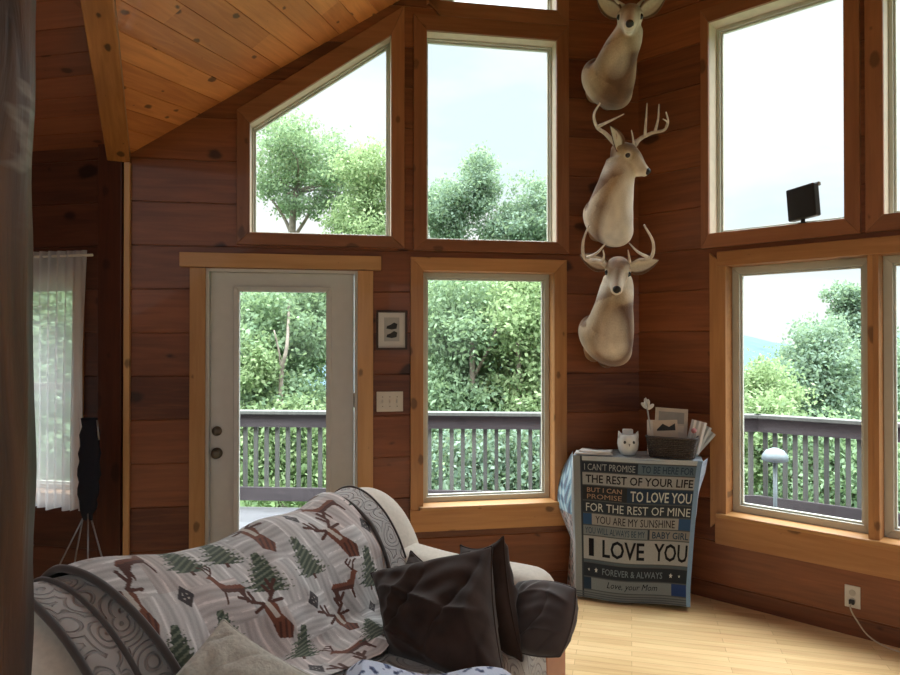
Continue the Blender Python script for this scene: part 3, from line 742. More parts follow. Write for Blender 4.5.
M_pipe = plain('dark_piping', (0.055, 0.042, 0.038), 0.7, sheen=0.3)
# limits of cover and throw along the sofa, as functions of arc length
QS = 1.32
def cov_near(q): return 1.02-SL0 + 0.10*np.clip((q-qtop)/0.5, 0, 1)
def cov_far(q):  return 2.56-SL0 - 0.03*np.clip((q-qtop)/0.5, 0, 1)
def thr_near(q): return 1.19-SL0 + 0.17*np.clip((q-qtop)/0.55, 0, 1)
def thr_far(q):  return 2.40-SL0 - 0.07*np.clip((q-qtop-0.2)/0.4, 0, 1)
cover = empty('sofa_cover', SM, label='grey scroll-quilted sofa cover with dark piping laid over the cream sofa', cat='sofa cover')
m_, n_ = 180, 160
qq = np.linspace(0.45, QT-0.05, n_)[None, :]; tt = np.linspace(0, 1, m_)[:, None]
seatw = np.clip((qq-1.35)/0.15, 0, 1)
ln = cov_near(qq)*(1-seatw)+ (0.24)*seatw; lf = cov_far(qq)*(1-seatw) + (LS-0.30)*seatw
l = ln + (lf-ln)*tt
obj('cover_fabric', grid_mesh('cover_fabric', sheet(l, qq+0*l, 0.026)), M_quilt, cover, smooth=True)
def edge_tube(par, name, fn, q0, q1, off, rad, mat, n=44):
    q = np.linspace(q0, q1, n); P = sheet(fn(q), q, off); bm = bmesh.new(); tube(bm, [Vector(p) for p in P], rad, 8, 2); return obj(name, bm, mat, par, smooth=True)
edge_tube(cover, 'piping', cov_near, 0.45, 1.34, 0.030, 0.011, M_pipe)
edge_tube(cover, 'piping', cov_far, 0.45, 1.34, 0.028, 0.005, M_pipe)
edge_tube(cover, 'piping', lambda q: cov_near(q)+0.115, 0.45, 1.34, 0.030, 0.008, M_pipe)
edge_tube(cover, 'piping', lambda q: thr_far(q)+0.035, 0.45, 1.34, 0.028, 0.004, M_pipe)

# patterned throw
def inpoly(px, py, poly):
    c = np.zeros(px.shape, bool); n = len(poly)
    for i in range(n):
        x0, y0 = poly[i]; x1, y1 = poly[(i+1) % n]
        if y0 == y1: continue
        k = ((y0 > py) != (y1 > py)) & (px < (x1-x0)*(py-y0)/(y1-y0)+x0); c ^= k
    return c
def motif_throw(S, V):
    """S along sofa (m), V down the drape (m) -> rgb"""
    col = np.zeros(S.shape+(3,)); col[:] = lin(188, 184, 182)
    # barn-board streaks in blocks
    bl = np.floor(S/0.21 + 0.5*np.floor(V/0.17)).astype(int)*7 + np.floor(V/0.17).astype(int)*13
    alt = (bl % 3 == 0)
    st = np.where(alt, np.sin(V*260+np.sin(S*21)*2.5), np.sin(S*260+np.sin(V*19)*2.5))
    st2 = np.where(alt, np.sin(V*97+1+np.sin(S*9)), np.sin(S*97+2+np.sin(V*8)))
    k = np.clip(st*0.5+st2*0.6, -1, 1)[..., None]
    col = col*(1+0.22*k); col[(st2 > .93) & (st > -.2)] = lin(226, 222, 220); tint = (bl % 4 == 1)
    col[tint] *= np.array((0.93, 0.86, 0.84))
    col[(bl % 5 == 2)] *= 0.86
    G1, G2 = np.array(lin(60, 70, 58)), np.array(lin(108, 114, 96)); RU, RD = np.array(lin(112, 66, 48)), np.array(lin(78, 44, 34)); DK = np.array(lin(62, 56, 58)); CR = np.array(lin(205, 196, 186))
    def tree(cx, cy, h, rot):
        c, s = math.cos(rot), math.sin(rot); x = ((S-cx)*c+(V-cy)*s)/h; y = (-(S-cx)*s+(V-cy)*c)/h   # y down 0..1
        saw = (y*7) % 1.0
        wd = 0.06 + 0.50*y*(0.38+0.62*saw) + 0.03*np.sin(S*310+V*90)
        m = (y > 0) & (y < 0.93) & (np.abs(x) < wd*(1+0.18*np.sin(y*90+x*40)))
        lightm = m & (np.sin(x*30+y*50) > 0.35)
        col[m] = G1; col[lightm] = G2
        col[(y >= 0.9) & (y < 1.02) & (np.abs(x) < 0.04)] = RD
    def deer(cx, cy, h, rot, flip):
        c, s = math.cos(rot), math.sin(rot); x = ((S-cx)*c+(V-cy)*s)/h*flip; y = (-(S-cx)*s+(V-cy)*c)/h
        body = [(-.5, .1), (-.38, -.03), (.1, 0), (.28, -.1), (.36, -.3), (.48, -.36), (.62, -.24), (.52, -.2), (.42, -.02), (.32, .2), (.28, .24), (.3, .62), (.24, .62), (.2, .26), (-.2, .24), (-.3, .3), (-.34, .62), (-.4, .62), (-.42, .28)]
        m = inpoly(x, y, body); col[m] = RU; col[m & (y > .12)] = RD; col[m & (y < .05) & (x < .2) & (np.sin(x*60) > .5)] = RU*1.35
        for a in ((.42, -.34, .30, -.62), (.30, -.62, .42, -.72), (.36, -.5, .5, -.66), (.45, -.36, .56, -.6), (.56, -.6, .68, -.66)):
            dx, dy = a[2]-a[0], a[3]-a[1]; t = np.clip(((x-a[0])*dx+(y-a[1])*dy)/(dx*dx+dy*dy), 0, 1)
            col[np.hypot(x-a[0]-t*dx, y-a[1]-t*dy) < .028] = RD
    def bust(cx, cy, h, rot):
        c, s = math.cos(rot), math.sin(rot); x = ((S-cx)*c+(V-cy)*s)/h; y = (-(S-cx)*s+(V-cy)*c)/h
        m = inpoly(x, y, [(-.12, -.05), (.12, -.05), (.16, .1), (.1, .3), (.2, .7), (.05, .95), (-.2, .8), (-.16, .4), (-.16, .1)]); col[m] = RU; col[m & (np.abs(x) < .05) & (y < .35)] = CR*0.8; col[m & (y > .45) & (np.sin(x*50+y*20) > 0.2)] = RD
        for sg in (-1, 1):
            for a in ((.08, -.05, .3, -.2), (.3, -.2, .36, -.5), (.22, -.16, .2, -.42), (.33, -.3, .5, -.42), (.12, 0, .34, .04)):
                dx, dy = (a[2]-a[0]), a[3]-a[1]; t = np.clip(((x*sg-a[0])*dx+(y-a[1])*dy)/(dx*dx+dy*dy), 0, 1)
                col[np.hypot(x*sg-a[0]-t*dx, y-a[1]-t*dy) < .04] = RD
    def star(cx, cy, h):
        x = np.abs(S-cx)/h; y = np.abs(V-cy)/h
        m = (x+y*0.8 < 1); col[m] = DK; col[(x+y*0.8 < .5)] = CR*0.7; col[(x+y*.8 < .25)] = DK
        col[(np.maximum(x, y) < 0.62) & (np.minimum(x, y) < .16)] = DK
    kk = 0
    for iv in range(11):
        for is_ in range(10):
            cx = 0.02 + is_*0.185 + (iv % 2)*0.09; cy = 0.05 + iv*0.165; r = (is_*2+iv*3+(iv//2)) % 5; jr = math.sin(is_*5.1+iv*3.3)*0.22
            if r in (0, 3): tree(cx, cy-0.09, 0.185, jr+0.25)
            elif r == 1: deer(cx, cy, 0.125, jr, 1 if is_ % 2 else -1)
            elif r == 2: bust(cx, cy-0.05, 0.165, jr)
            else: star(cx, cy, 0.032)
    return col
m_, n_ = 420, 430
tt = np.linspace(0, 1, m_)[:, None]; Q0, Q1 = 0.18, 1.62; qq = np.linspace(Q0, Q1, n_)[None, :]
ln, lf = thr_near(qq), thr_far(qq); l = ln + (lf-ln)*tt; Q = qq+0*l
# soft rumples, and a lower hem that is not straight
low = np.clip((Q-1.0)/0.5, 0, 1)
Q = Q + low*0.05*np.sin(l*7.5) 
rump = 0.006*np.sin(l*17+Q*9) + 0.012*np.clip(np.sin(l*6.5+Q*4.5+0.5), 0, 1)**4 + 0.010*np.clip(np.sin(l*9-Q*11+1.2), 0, 1)**3 + low*0.022*np.clip(np.sin(l*15+Q*6), 0, 1)**2 + 0.014*np.exp(-((l-0.95-0.25*(Q-1.0))/0.05)**2)*np.clip((Q-0.75)*2.5, 0, 1)
pts = sheet(l, Q, 0.034); 
w2_, z2_ = prof(Q, 0.044 + rump + sag(l, Q)); pts = np.stack([l, -w2_, zsag(l, z2_)], -1)
cols = motif_throw(l-0.25+0.0*Q, Q-Q0)
throw = empty('throw_blanket', SM, label='lodge throw with pine trees and rust deer draped over the sofa back', cat='blanket')
M_throw = vcol('fleece_throw', bscale=300, bstr=0.3)
obj('throw_fabric', grid_mesh('throw_fabric', pts, cols), M_throw, throw, smooth=True)
def on_throw(fn, q0, q1, rad, off=0.05, name='edge_binding'):
    edge_tube(throw, name, fn, q0, q1, off, rad, M_pipe)
on_throw(thr_far, Q0, 1.34, 0.009, 0.052); on_throw(thr_near, Q0, 1.5, 0.012, 0.050)

# ------------------------------------------------------------------ pillows
def pillow(name, label, cat, center, right, up, hw, hh, th, mat, seed, group=None, pinch=0.14, wr=0.012, tap=0.0, shear=0.0):
    right = right.normalized(); nn = right.cross(up).normalized(); up = nn.cross(right).normalized()
    M = Matrix(((right.x, up.x, nn.x, center.x), (right.y, up.y, nn.y, center.y), (right.z, up.z, nn.z, center.z), (0, 0, 0, 1)))
    root = empty(name, M, label=label, cat=cat, group=group)
    n = 60; rs = np.random.default_rng(seed); a = np.linspace(-1, 1, n); U, V = np.meshgrid(a, a, indexing='ij')
    parts = []; ph = rs.uniform(0, 6, 8)
    rr = 1 - pinch*(1-np.abs(V)**2)*np.abs(U)**6; rv = 1 - pinch*(1-np.abs(U)**2)*np.abs(V)**6
    X = U*hw*rr; Y = V*hh*rv
    if pinch < 0.02: X = U*hw*np.sqrt(1-0.24*V**2); Y = V*hh*np.sqrt(1-0.24*U**2)
    Y = Y*(1+tap*U); X = X - shear*V
    fat = ((1-U**2).clip(0)**0.42)*((1-V**2).clip(0)**0.42)
    fx_ = U*1.6+0.35*V+ph[0]; fy_ = V*1.1-0.3*U+ph[1]
    w1 = np.sin(fx_*1.3+1.2*np.sin(fy_*1.7)); w2 = np.sin(fy_*2.6+1.6*np.sin(fx_*0.9)+ph[2]); w3 = np.sin(fx_*2.1-fy_*1.9+ph[3]+np.sin(fy_*2.3))
    fold = wr*(1.1*(1-np.abs(w1))**3 + 1.0*(1-np.abs(w2))**4 - 0.9*(1-np.abs(w3))**3 + 0.4*w1*w2 + 0.22*np.sin(U*13+3*np.sin(V*3.2+ph[4]))*np.clip(0.6-U, 0, 1) + 0.15*np.sin(V*17+2.5*np.sin(U*4+ph[5])))
    edge = (1-np.maximum(np.abs(U), np.abs(V))**8)
    edge = edge*(fat > 0.0)
    for sg in (1, -1):
        Z = sg*(th*fat + fold*edge*fat**0.4)
        parts.append(np.stack([X, Y, Z], -1))
    me = grid_mesh('tmp', np.concatenate([parts[0], parts[1][::-1]], 0))
    bm = bmesh.new(); bm.from_mesh(me); bpy.data.meshes.remove(me)
    bmesh.ops.remove_doubles(bm, verts=bm.verts[:], dist=0.0008); bmesh.ops.recalc_face_normals(bm, faces=bm.faces[:])
    obj('pillow_cover', bm, mat, root, smooth=True)
    bm = bmesh.new(); q = [Vector((X[i, 0], Y[i, 0], 0)) for i in range(0, n, 4)] + [Vector((X[-1, j], Y[-1, j], 0)) for j in range(0, n, 4)] + [Vector((X[i, -1], Y[i, -1], 0)) for i in range(n-1, 0, -4)] + [Vector((X[0, j], Y[0, j], 0)) for j in range(n-1, 0, -4)]
    tube(bm, q+[q[0]], 0.0035, 6, 2); obj('seam', bm, mat, root, smooth=True)
    return root
M_brown = plain('brown_velvet', (0.034, 0.019, 0.014), 0.8, 0.15, var=0.3, scale=11, bstr=0.9, sheen=0.10)
M_taupe = plain('taupe_suede', (0.052, 0.036, 0.032), 0.75, 0.3, var=0.2, scale=9, sheen=0.15)
M_sherpa = plain('cream_sherpa', (0.50, 0.47, 0.40), 0.95, 0.1, var=0.12, scale=90, bstr=1.0, sheen=0.3)
Z3 = Vector((0, 0, 1))
def vec(px, py, d): return P3(px, py, d)
# big brown pillow in front: edges given by what it leans on
c1 = vec(437, 616, 2.43)
pillow('throw_pillow', 'large rumpled dark brown pillow lying foremost on the sofa seat', 'pillow', c1, vec(502, 622, 2.32)-vec(374, 612, 2.56), vec(425, 573, 2.56)-vec(451, 659, 2.30), 0.250, 0.205, 0.115, M_brown, 3, 'brown pillows on the sofa', wr=0.026, pinch=0.10, tap=0.30, shear=0.085)
pillow('throw_pillow', 'dark brown pillow standing on its corner behind the foremost brown pillow', 'pillow', vec(489, 599, 2.60), vec(516, 598, 2.46)-vec(462, 602, 2.74), vec(499, 545, 2.64)-vec(506, 655, 2.56), 0.15, 0.215, 0.065, M_brown, 11, 'brown pillows on the sofa', wr=0.022)
pillow('throw_pillow', 'dark brown pillow mostly hidden, its corner poking up beside the sofa back', 'pillow', vec(428, 600, 2.72), vec(470, 612, 2.55)-vec(404, 566, 2.74), vec(440, 565, 2.72)-vec(400, 620, 2.66), 0.185, 0.12, 0.055, M_brown, 19, 'brown pillows on the sofa', wr=0.02)
pillow('throw_pillow', 'soft taupe pillow leaning against the far sofa arm', 'pillow', vec(538, 617, 2.54), vec(577, 618, 2.36)-vec(500, 606, 2.66), vec(545, 575, 2.60)-vec(535, 650, 2.44), 0.17, 0.135, 0.070, M_taupe, 5, pinch=0.0, wr=0.012)
pillow('throw_pillow', 'cream fleece pillow at the near end of the sofa seat', 'pillow', vec(224, 700, 1.86), vec(300, 720, 1.82)-vec(190, 645, 1.98), vec(262, 650, 1.98)-vec(160, 735, 1.80), 0.17, 0.17, 0.055, M_sherpa, 8, pinch=0.06)
# blue and white blanket folded on the seat
def blue_blanket():
    m, n = 150, 90; s = np.linspace(0, 1, m)[:, None]; t = np.linspace(0, 1, n)[None, :]
    A, B, Cc, D = vec(345, 663, 2.25), vec(518, 668, 2.19), vec(330, 780, 1.80), vec(560, 800, 1.70)
    base = lambda i: (A[i]*(1-s)+B[i]*s)*(1-t) + (Cc[i]*(1-s)+D[i]*s)*t
    ed = np.clip(np.minimum(np.minimum(s, 1-s)*9, np.minimum(t, 1-t)*7), 0, 1)
    z = 0.495 + 0.062*ed**0.5 + 0.012*np.sin(s*9+t*6)*ed + 0.02*np.abs(np.sin(s*4.5+0.8))**2*ed*(1-t)
    P = np.stack([base(0)+0*z, base(1)+0*z, z], -1)
    X = P[..., 0]*85; Y = P[..., 1]*85
    v = np.sin(X)*np.sin(Y*1.1+np.sin(X*.6)) + 0.6*np.sin(X*1.9+1)*np.sin(Y*2.1)
    col = np.zeros(P.shape); col[:] = lin(196, 204, 222); col[v > 0.55] = lin(92, 104, 140); col[v > 1.0] = lin(44, 52, 84)
    return grid_mesh('blanket', P, col)
bb = obj('folded_blanket', blue_blanket(), vcol('blue_print_fleece', bscale=250), smooth=True)
tag(bb, 'white blanket with small blue print folded at the front of the sofa seat', 'blanket')

# ------------------------------------------------------------------ corner cabinet, text blanket and what stands on it
bis = azA + 0.0
dA = FA.X; dB = -FB.X; bisv = (dA + dB).normalized()          # from the corner into the room
cx_ = Vector((bisv.y, -bisv.x, 0))
if cx_.x < 0: cx_ = -cx_                                       # to the right along the cabinet front
cyb = -bisv                                                   # towards the corner
cdir = Vector((cor.x, cor.y, 0))
DF = 0.43
CT = Matrix(((cx_.x, cyb.x, 0, cdir.x+bisv.x*DF), (cx_.y, cyb.y, 0, cdir.y+bisv.y*DF), (0, 0, 1, 0), (0, 0, 0, 1)))
CTi = CT.inverted()
def cab_at(px, py, y=0.0):
    d = CTi.to_3x3() @ ray(px, py); o = CTi @ CAM; t = (y-o.y)/d.y; p = o + d*t; return p.x, p.z
def cab_top(px, py, z):
    d = ray(px, py); return CTi @ (CAM + d*((z-CAMZ)/d.z))
xl, ztl = cab_at(573, 456); xr, ztr = cab_at(703, 460); HT = (ztl+ztr)/2
xl2, _ = cab_at(577, 590); xr2, _ = cab_at(690, 590)
cabw0, cabw1 = xl+0.035, xr2
M_cab = plain('dark_cabinet_wood', (0.022, 0.013, 0.010), 0.45)
cab = empty('corner_cabinet', CT, label='dark corner cabinet hidden beneath the lettered fleece blanket', cat='cabinet')
hc = DF - 0.06
def cabpoly(e=0.0):
    tn_ = math.tan(R(63.5)); k = lambda x: hc - (abs(x)/tn_)
    a, b = cabw0+e, cabw1-e; return [(a, 0.02), (b, 0.02), (b, k(b)), (0, hc), (a, k(a))]
bm = bmesh.new(); P_ = cabpoly(0.01); a = [bm.verts.new((x, y, 0.05)) for x, y in P_]; b = [bm.verts.new((x, y, HT-0.04)) for x, y in P_]
bm.faces.new(a[::-1]); bm.faces.new(b)
for i in range(5): bm.faces.new((a[i], a[(i+1) % 5], b[(i+1) % 5], b[i]))
obj('body', bm, M_cab, cab)
bm = bmesh.new(); P_ = cabpoly(-0.005); a = [bm.verts.new((x, y, HT-0.04)) for x, y in P_]; b = [bm.verts.new((x, y, HT-0.012)) for x, y in P_]
bm.faces.new(a[::-1]); bm.faces.new(b)
for i in range(5): bm.faces.new((a[i], a[(i+1) % 5], b[(i+1) % 5], b[i]))
obj('cabinet_top', bm, M_cab, cab)
for s_ in (0, 1):
    mid = (cabw0+cabw1)/2; x0, x1 = (cabw0+0.03, mid-0.004) if s_ == 0 else (mid+0.004, cabw1-0.03)
    bm = bmesh.new(); box(bm, x0, x1, 0.006, 0.022, 0.09, HT-0.07); dd = obj('door', bm, M_cab, cab, bevel=0.003)
bm = bmesh.new()
for q_ in ((cabw0+0.05, 0.05), (cabw1-0.05, 0.05), (cabw0+0.05, 0.15), (cabw1-0.05, 0.15)): pass
box(bm, cabw0+0.04, cabw1-0.04, 0.05, 0.16, 0.0, 0.05); obj('plinth', bm, M_cab, cab)

# front drop: parametrised by u (0..1 across), v (0 top .. 1 bottom)
zbot_l, zbot_r = cab_at(577, 597, -0.03)[1], cab_at(692, 607, -0.03)[1]
zbot_l = max(0.012, zbot_l); zbot_r = max(0.010, zbot_r)
def front(u, v):
    x0 = xl + (xl2-xl)*v**0.8; x1 = xr + (xr2-xr)*np.clip(v*1.15, 0, 1)**0.7
    x = x0 + (x1-x0)*u
    zb_ = zbot_l + (zbot_r-zbot_l)*u
    z = HT*(1-v) + zb_*v + 0.006*np.sin(u*7+1)*v
    y = -0.012 - 0.03*v + (0.004+0.010*v)*np.sin(u*8.5+v*2.2) + 0.002*np.sin(v*12+u*3)
    return x, y, z
m_, n_ = 240, 260
U, V = np.meshgrid(np.linspace(0, 1, m_), np.linspace(0, 1, n_), indexing='ij')
X, Y, Z = front(U, V); P_ = np.stack([X, Y, Z], -1)
NV, DK_, GR, LG, BL, GB, SL, TN = lin(30, 40, 54), lin(34, 38, 42), lin(112, 120, 124), lin(150, 152, 152), lin(38, 74, 112), lin(84, 104, 118), lin(70, 84, 92), lin(140, 122, 104)
rows = [  # v0, v1, [(u0,u1,colour)]
 (0.00, 0.035, [(0, 1, (0.42, 0.47, 0.5))]), (0.035, 0.115, [(0, .52, NV), (.52, 1, GB)]), (0.115, 0.205, [(0, 1, LG)]), (0.205, 0.315, [(0, .44, DK_), (.44, 1, lin(30, 50, 72))]),
 (0.315, 0.405, [(0, 1, lin(36, 46, 56))]), (0.405, 0.49, [(0, .15, BL), (.15, .87, lin(144, 144, 142)), (.87, 1, BL)]), (0.49, 0.56, [(0, .62, GR), (.62, .64, NV), (.64, 1, lin(128, 126, 122))]),
 (0.56, 0.73, [(0, 1, LG)]), (0.73, 0.75, [(0, 1, SL)]), (0.75, 0.85, [(0, 1, lin(26, 34, 44))]), (0.85, 0.94, [(0, .14, lin(20, 44, 66)), (.14, .84, GR), (.84, 1, lin(26, 54, 104))]), (0.94, 1.01, [(0, 1, lin(104, 110, 112))])]
COL = np.zeros(P_.shape)
for v0, v1, cs_ in rows:
    for u0, u1, c in cs_:
        k = (V >= v0) & (V < v1) & (U >= u0) & (U <= u1); COL[k] = c
for v0, v1, cs_ in rows[1:]:
    COL[np.abs(V-v0) < 0.004] = lin(70, 76, 80)
COL[U < 0.055] = lin(128, 134, 136); COL[(U < 0.075) & (U >= 0.055)] = lin(40, 48, 56)
k = (V > 0.955) & (np.sin(V*420) > 0); COL[k] = lin(70, 78, 84)
COL[U > 0.965] = lin(120, 150, 182)
tb = empty('lettered_blanket', CT, label='blue and grey fleece blanket printed with love verses draped over the corner cabinet', cat='blanket')
M_fl = vcol('printed_fleece', rough=0.8, sheen=0.5, bscale=260)
fr_o = obj('front_drop', grid_mesh('front_drop', P_, COL), M_fl, tb, smooth=True)
# top sheet
m_, n_ = 80, 50
U, V = np.meshgrid(np.linspace(0, 1, m_), np.linspace(0, 1, n_), indexing='ij')
x = xl + (xr-xl)*U; yb_ = np.minimum(hc - np.abs(x)/math.tan(R(63.5)), 0.30); y = -0.012+0.010*np.sin(U*8.5)*(1-V)**3 + (yb_+0.012)*V
z = HT + 0.004*np.sin(U*23+V*9)*np.sin(V*11) - 0.0*V; z = z - 0.012*(1-np.clip(V*8, 0, 1))**2
COL = np.zeros(U.shape+(3,)); COL[:] = lin(150, 160, 168); COL[(np.sin(U*40)*np.sin(V*14) > 0.5)] = lin(120, 134, 148)
o = obj('top_drape', grid_mesh('top_drape', np.stack([x, y, z], -1), COL), M_fl, tb, smooth=True)
# left side drop, flaring out
m_, n_ = 70, 180
U, V = np.meshgrid(np.linspace(0, 1, m_), np.linspace(0, 1, n_), indexing='ij')
fx, fy, fz = front(0*V, V)
bulge = 0.115*np.sin(np.clip(V/0.62, 0, 1)*math.pi)**1.0*0.9 + 0.05*V
x = fx - (bulge)*(U**0.8) - 0.02*U + 0.012*np.sin(U*11+V*6)*U*V; y = fy + 0.17*U + 0.03*np.sin(V*7)*U; z = HT*(1-V) + (0.012+0.01*U)*V
COL = np.zeros(U.shape+(3,)); COL[:] = lin(88, 134, 158)
v = np.sin(U*16+V*9+3*np.sin(V*11))*np.sin(V*34+U*5+2.5*np.sin(U*7+V*5)); COL[v > 0.25] = lin(150, 180, 190); COL[v < -0.3] = lin(28, 62, 96)
k = V > 0.43; COL[k] = lin(128, 116, 112); v2 = np.sin(U*25)*np.sin(V*70+U*8); COL[k & (v2 > 0.3)] = lin(44, 40, 46); COL[k & (v2 < -0.75)] = lin(120, 50, 48)
COL[U < 0.10] = lin(128, 134, 136)
o = obj('side_drop', grid_mesh('side_drop', np.stack([x, y, z], -1), COL), M_fl, tb, smooth=True)
# right side: narrow bright folded edge
U, V = np.meshgrid(np.linspace(0, 1, 30), np.linspace(0, 1, 150), indexing='ij')
fx, fy, fz = front(0*V+1, V)
x = fx + 0.04*U*(np.clip(1-V*2.2, 0, 1)**0.7) + 0.006*np.sin(V*18)*U; y = fy + 0.15*U; z = fz + 0.0*U
COL = np.zeros(U.shape+(3,)); COL[:] = lin(96, 120, 146); COL[np.sin(V*60) > 0.4] = lin(60, 90, 124)
o = obj('side_drop', grid_mesh('side_drop', np.stack([x, y, z], -1), COL), M_fl, tb, smooth=True)

def text_mesh(s, size_u, u0, u1, v0, v1, mat, name='lettering', bold=0.0, shear=0.0, squash=True, src=None):
    """lettering that follows the drape; fills the box u0..u1, v0..v1"""
    cu_ = bpy.data.curves.new('t', 'FONT'); cu_.body = s; cu_.offset = 0.0 if 'M' in s else bold*0.6; cu_.shear = shear; cu_.resolution_u = 2
    to = bpy.data.objects.new('t', cu_); C.objects.link(to); bpy.context.view_layer.update()
    me = bpy.data.meshes.new_from_object(to.evaluated_get(bpy.context.evaluated_depsgraph_get())); bpy.data.objects.remove(to); bpy.data.curves.remove(cu_)
    bm = bmesh.new(); bm.from_mesh(me); bpy.data.meshes.remove(me)
    xs = [v.co.x for v in bm.verts]; ys = [v.co.y for v in bm.verts]; x0, x1, y0, y1 = min(xs), max(xs), min(ys), max(ys)
    for k in range(1, 40):
        xx = x0 + (x1-x0)*k/40; bmesh.ops.bisect_plane(bm, geom=bm.verts[:]+bm.edges[:]+bm.faces[:], plane_co=(xx, 0, 0), plane_no=(1, 0, 0), dist=1e-6)
    for v in bm.verts:
        u = u0 + (v.co.x-x0)/(x1-x0)*(u1-u0); vv = v1 - (v.co.y-y0)/(y1-y0)*(v1-v0)
        X, Y, Z = front(np.float64(u), np.float64(vv)); v.co = Vector((float(X), float(Y)-0.003, float(Z)))
    bm.normal_update()
    return obj(name, bm, mat, fr_o)
def inkm(n, *c): return plain(n, lin(*c), 0.85, 0.1, var=0.04)
I_w, I_k, I_t, I_g, I_b = inkm('white_ink', 186, 192, 190), inkm('black_ink', 30, 30, 34), inkm('tan_ink', 152, 128, 110), inkm('grey_ink', 110, 122, 132), inkm('slate_ink', 48, 66, 84)
text_mesh("I CAN'T PROMISE", 0, .09, .50, .052, .100, inkm('pale_ink', 150, 158, 160), bold=0.01)
text_mesh("TO BE HERE FOR", 0, .55, .95, .050, .100, I_b, bold=0.01)
text_mesh("THE REST OF YOUR LIFE", 0, .10, .955, .132, .190, I_k, bold=0.025)
text_mesh("BUT I CAN", 0, .11, .40, .222, .255, I_t, bold=0.02); text_mesh("PROMISE", 0, .11, .40, .268, .302, I_t, bold=0.02)
text_mesh("TO LOVE YOU", 0, .47, .955, .228, .300, I_w, bold=0.02)
text_mesh("FOR THE REST OF MINE", 0, .10, .955, .332, .390, I_w, bold=0.02)
text_mesh("YOU ARE MY SUNSHINE", 0, .18, .84, .420, .474, I_k, bold=0.02)
text_mesh("YOU WILL ALWAYS BE MY", 0, .09, .60, .503, .548, I_b, bold=0.012); text_mesh("BABY GIRL", 0, .66, .955, .502, .549, I_b, bold=0.02)
text_mesh("I", 0, .12, .165, .582, .705, I_k, bold=0.03); text_mesh("LOVE", 0, .24, .60, .582, .705, I_k, bold=0.03); text_mesh("YOU", 0, .68, .955, .582, .705, I_k, bold=0.03)
text_mesh("FOREVER & ALWAYS", 0, .24, .76, .780, .825, I_g, bold=0.01)
text_mesh("Love, your Mom", 0, .28, .72, .868, .924, I_k, bold=0.005, shear=0.35)
def vstar(u, v, r):
    bm = bmesh.new(); vs = []
    for k in range(10):
        a = math.pi/2 + k*math.pi/5; q = r if k % 2 == 0 else r*0.45
        X, Y, Z = front(np.float64(u+math.cos(a)*q*0.8), np.float64(v-math.sin(a)*q)); vs.append(bm.verts.new((float(X), float(Y)-0.0025, float(Z))))
    bm.faces.new(vs); obj('printed_star', bm, I_w, fr_o)
for u, v, r in ((.12, .80, .012), (.185, .80, .020), (.83, .80, .020), (.90, .80, .012)): vstar(u, v, r)

# things on the cabinet
def stand(px, py, z=None):
    p = cab_top(px, py, HT if z is None else z); return p
zT = HT + 0.004
p = stand(590, 450); M_paper = plain('white_paper', (0.62, 0.60, 0.57), 0.7, var=0.05, scale=4)
p = Vector((xl+0.125, 0.06, zT))
for k, (dx, dy, rz, hx_, lab) in enumerate(((0, 0, 4, .115, 'lower of the two flat white envelopes lying on the cabinet, left of the jar'), (0.012, 0.004, -6, .10, 'upper of the two flat white envelopes lying on the cabinet, left of the jar'))):
    en = empty('envelope', CT @ T((p.x+dx, p.y+dy, zT+k*0.013)) @ Matrix.Rotation(R(rz), 4, 'Z'), label=lab, cat='envelope', group='envelopes on the cabinet')
    bm = bmesh.new(); box(bm, -hx_, hx_, -0.055, 0.055, 0.001, 0.012); obj('envelope_body', bm, M_paper, en, bevel=0.003)
    bm = bmesh.new(); prism(bm, [(-hx_+0.003, 0.05), (hx_-0.003, 0.05), (0, -0.01)], 0, 0.0012); bmesh.ops.rotate(bm, matrix=Matrix.Rotation(R(-90), 3, 'X'), verts=bm.verts[:])
    for v in bm.verts: v.co = Vector((v.co.x, -v.co.y if False else v.co.y, 0.0125 + (0.001 if v.co.z > 0.0005 else 0)))
    obj('flap', bm, M_paper, en)
# owl jar
xo, _ = cab_at(628, 440, 0.08); owl = empty('owl_jar', CT @ T((xo, 0.08, zT)) @ Matrix.Rotation(R(10), 4, 'Z'), label='white ceramic owl jar with dark eyes standing on the cabinet', cat='jar')
M_cer = plain('white_ceramic', (0.62, 0.63, 0.62), 0.25, 0.5, var=0.05, scale=40, bstr=0.3)
bm = bmesh.new(); lathe(bm, [(0.034, 0), (0.045, 0.006), (0.060, 0.035), (0.066, 0.07), (0.063, 0.105), (0.057, 0.125), (0.05, 0.132), (0.046, 0.128), (0.0, 0.12)], 28); obj('jar_body', bm, M_cer, owl, smooth=True)
for s_ in (-1, 1):
    bm = bmesh.new(); lathe(bm, [(0.019, 0), (0.012, 0.02), (0.002, 0.042)], 10); obj('ear_tuft', bm, M_cer, owl, M=T((s_*0.046, -0.012, 0.112)) @ Matrix.Rotation(R(18*s_), 4, 'Y'), smooth=True)
    bm = bmesh.new(); bmesh.ops.create_uvsphere(bm, u_segments=14, v_segments=10, radius=0.013); obj('eye', bm, M_ink, owl, M=T((s_*0.022, -0.055, 0.085)) @ Matrix.Diagonal((1, 0.5, 1, 1)), smooth=True)
bm = bmesh.new(); lathe(bm, [(0.007, 0), (0.004, 0.012), (0.0005, 0.018)], 8); obj('beak', bm, plain('grey_beak', (0.2, 0.2, 0.2), 0.5), owl, M=T((0, -0.063, 0.078)) @ Matrix.Rotation(R(170), 4, 'X'), smooth=True)
bm = bmesh.new(); box(bm, -0.032, 0.032, -0.01, 0.03, 0.118, 0.162); obj('lid', bm, M_cer, owl, bevel=0.008)
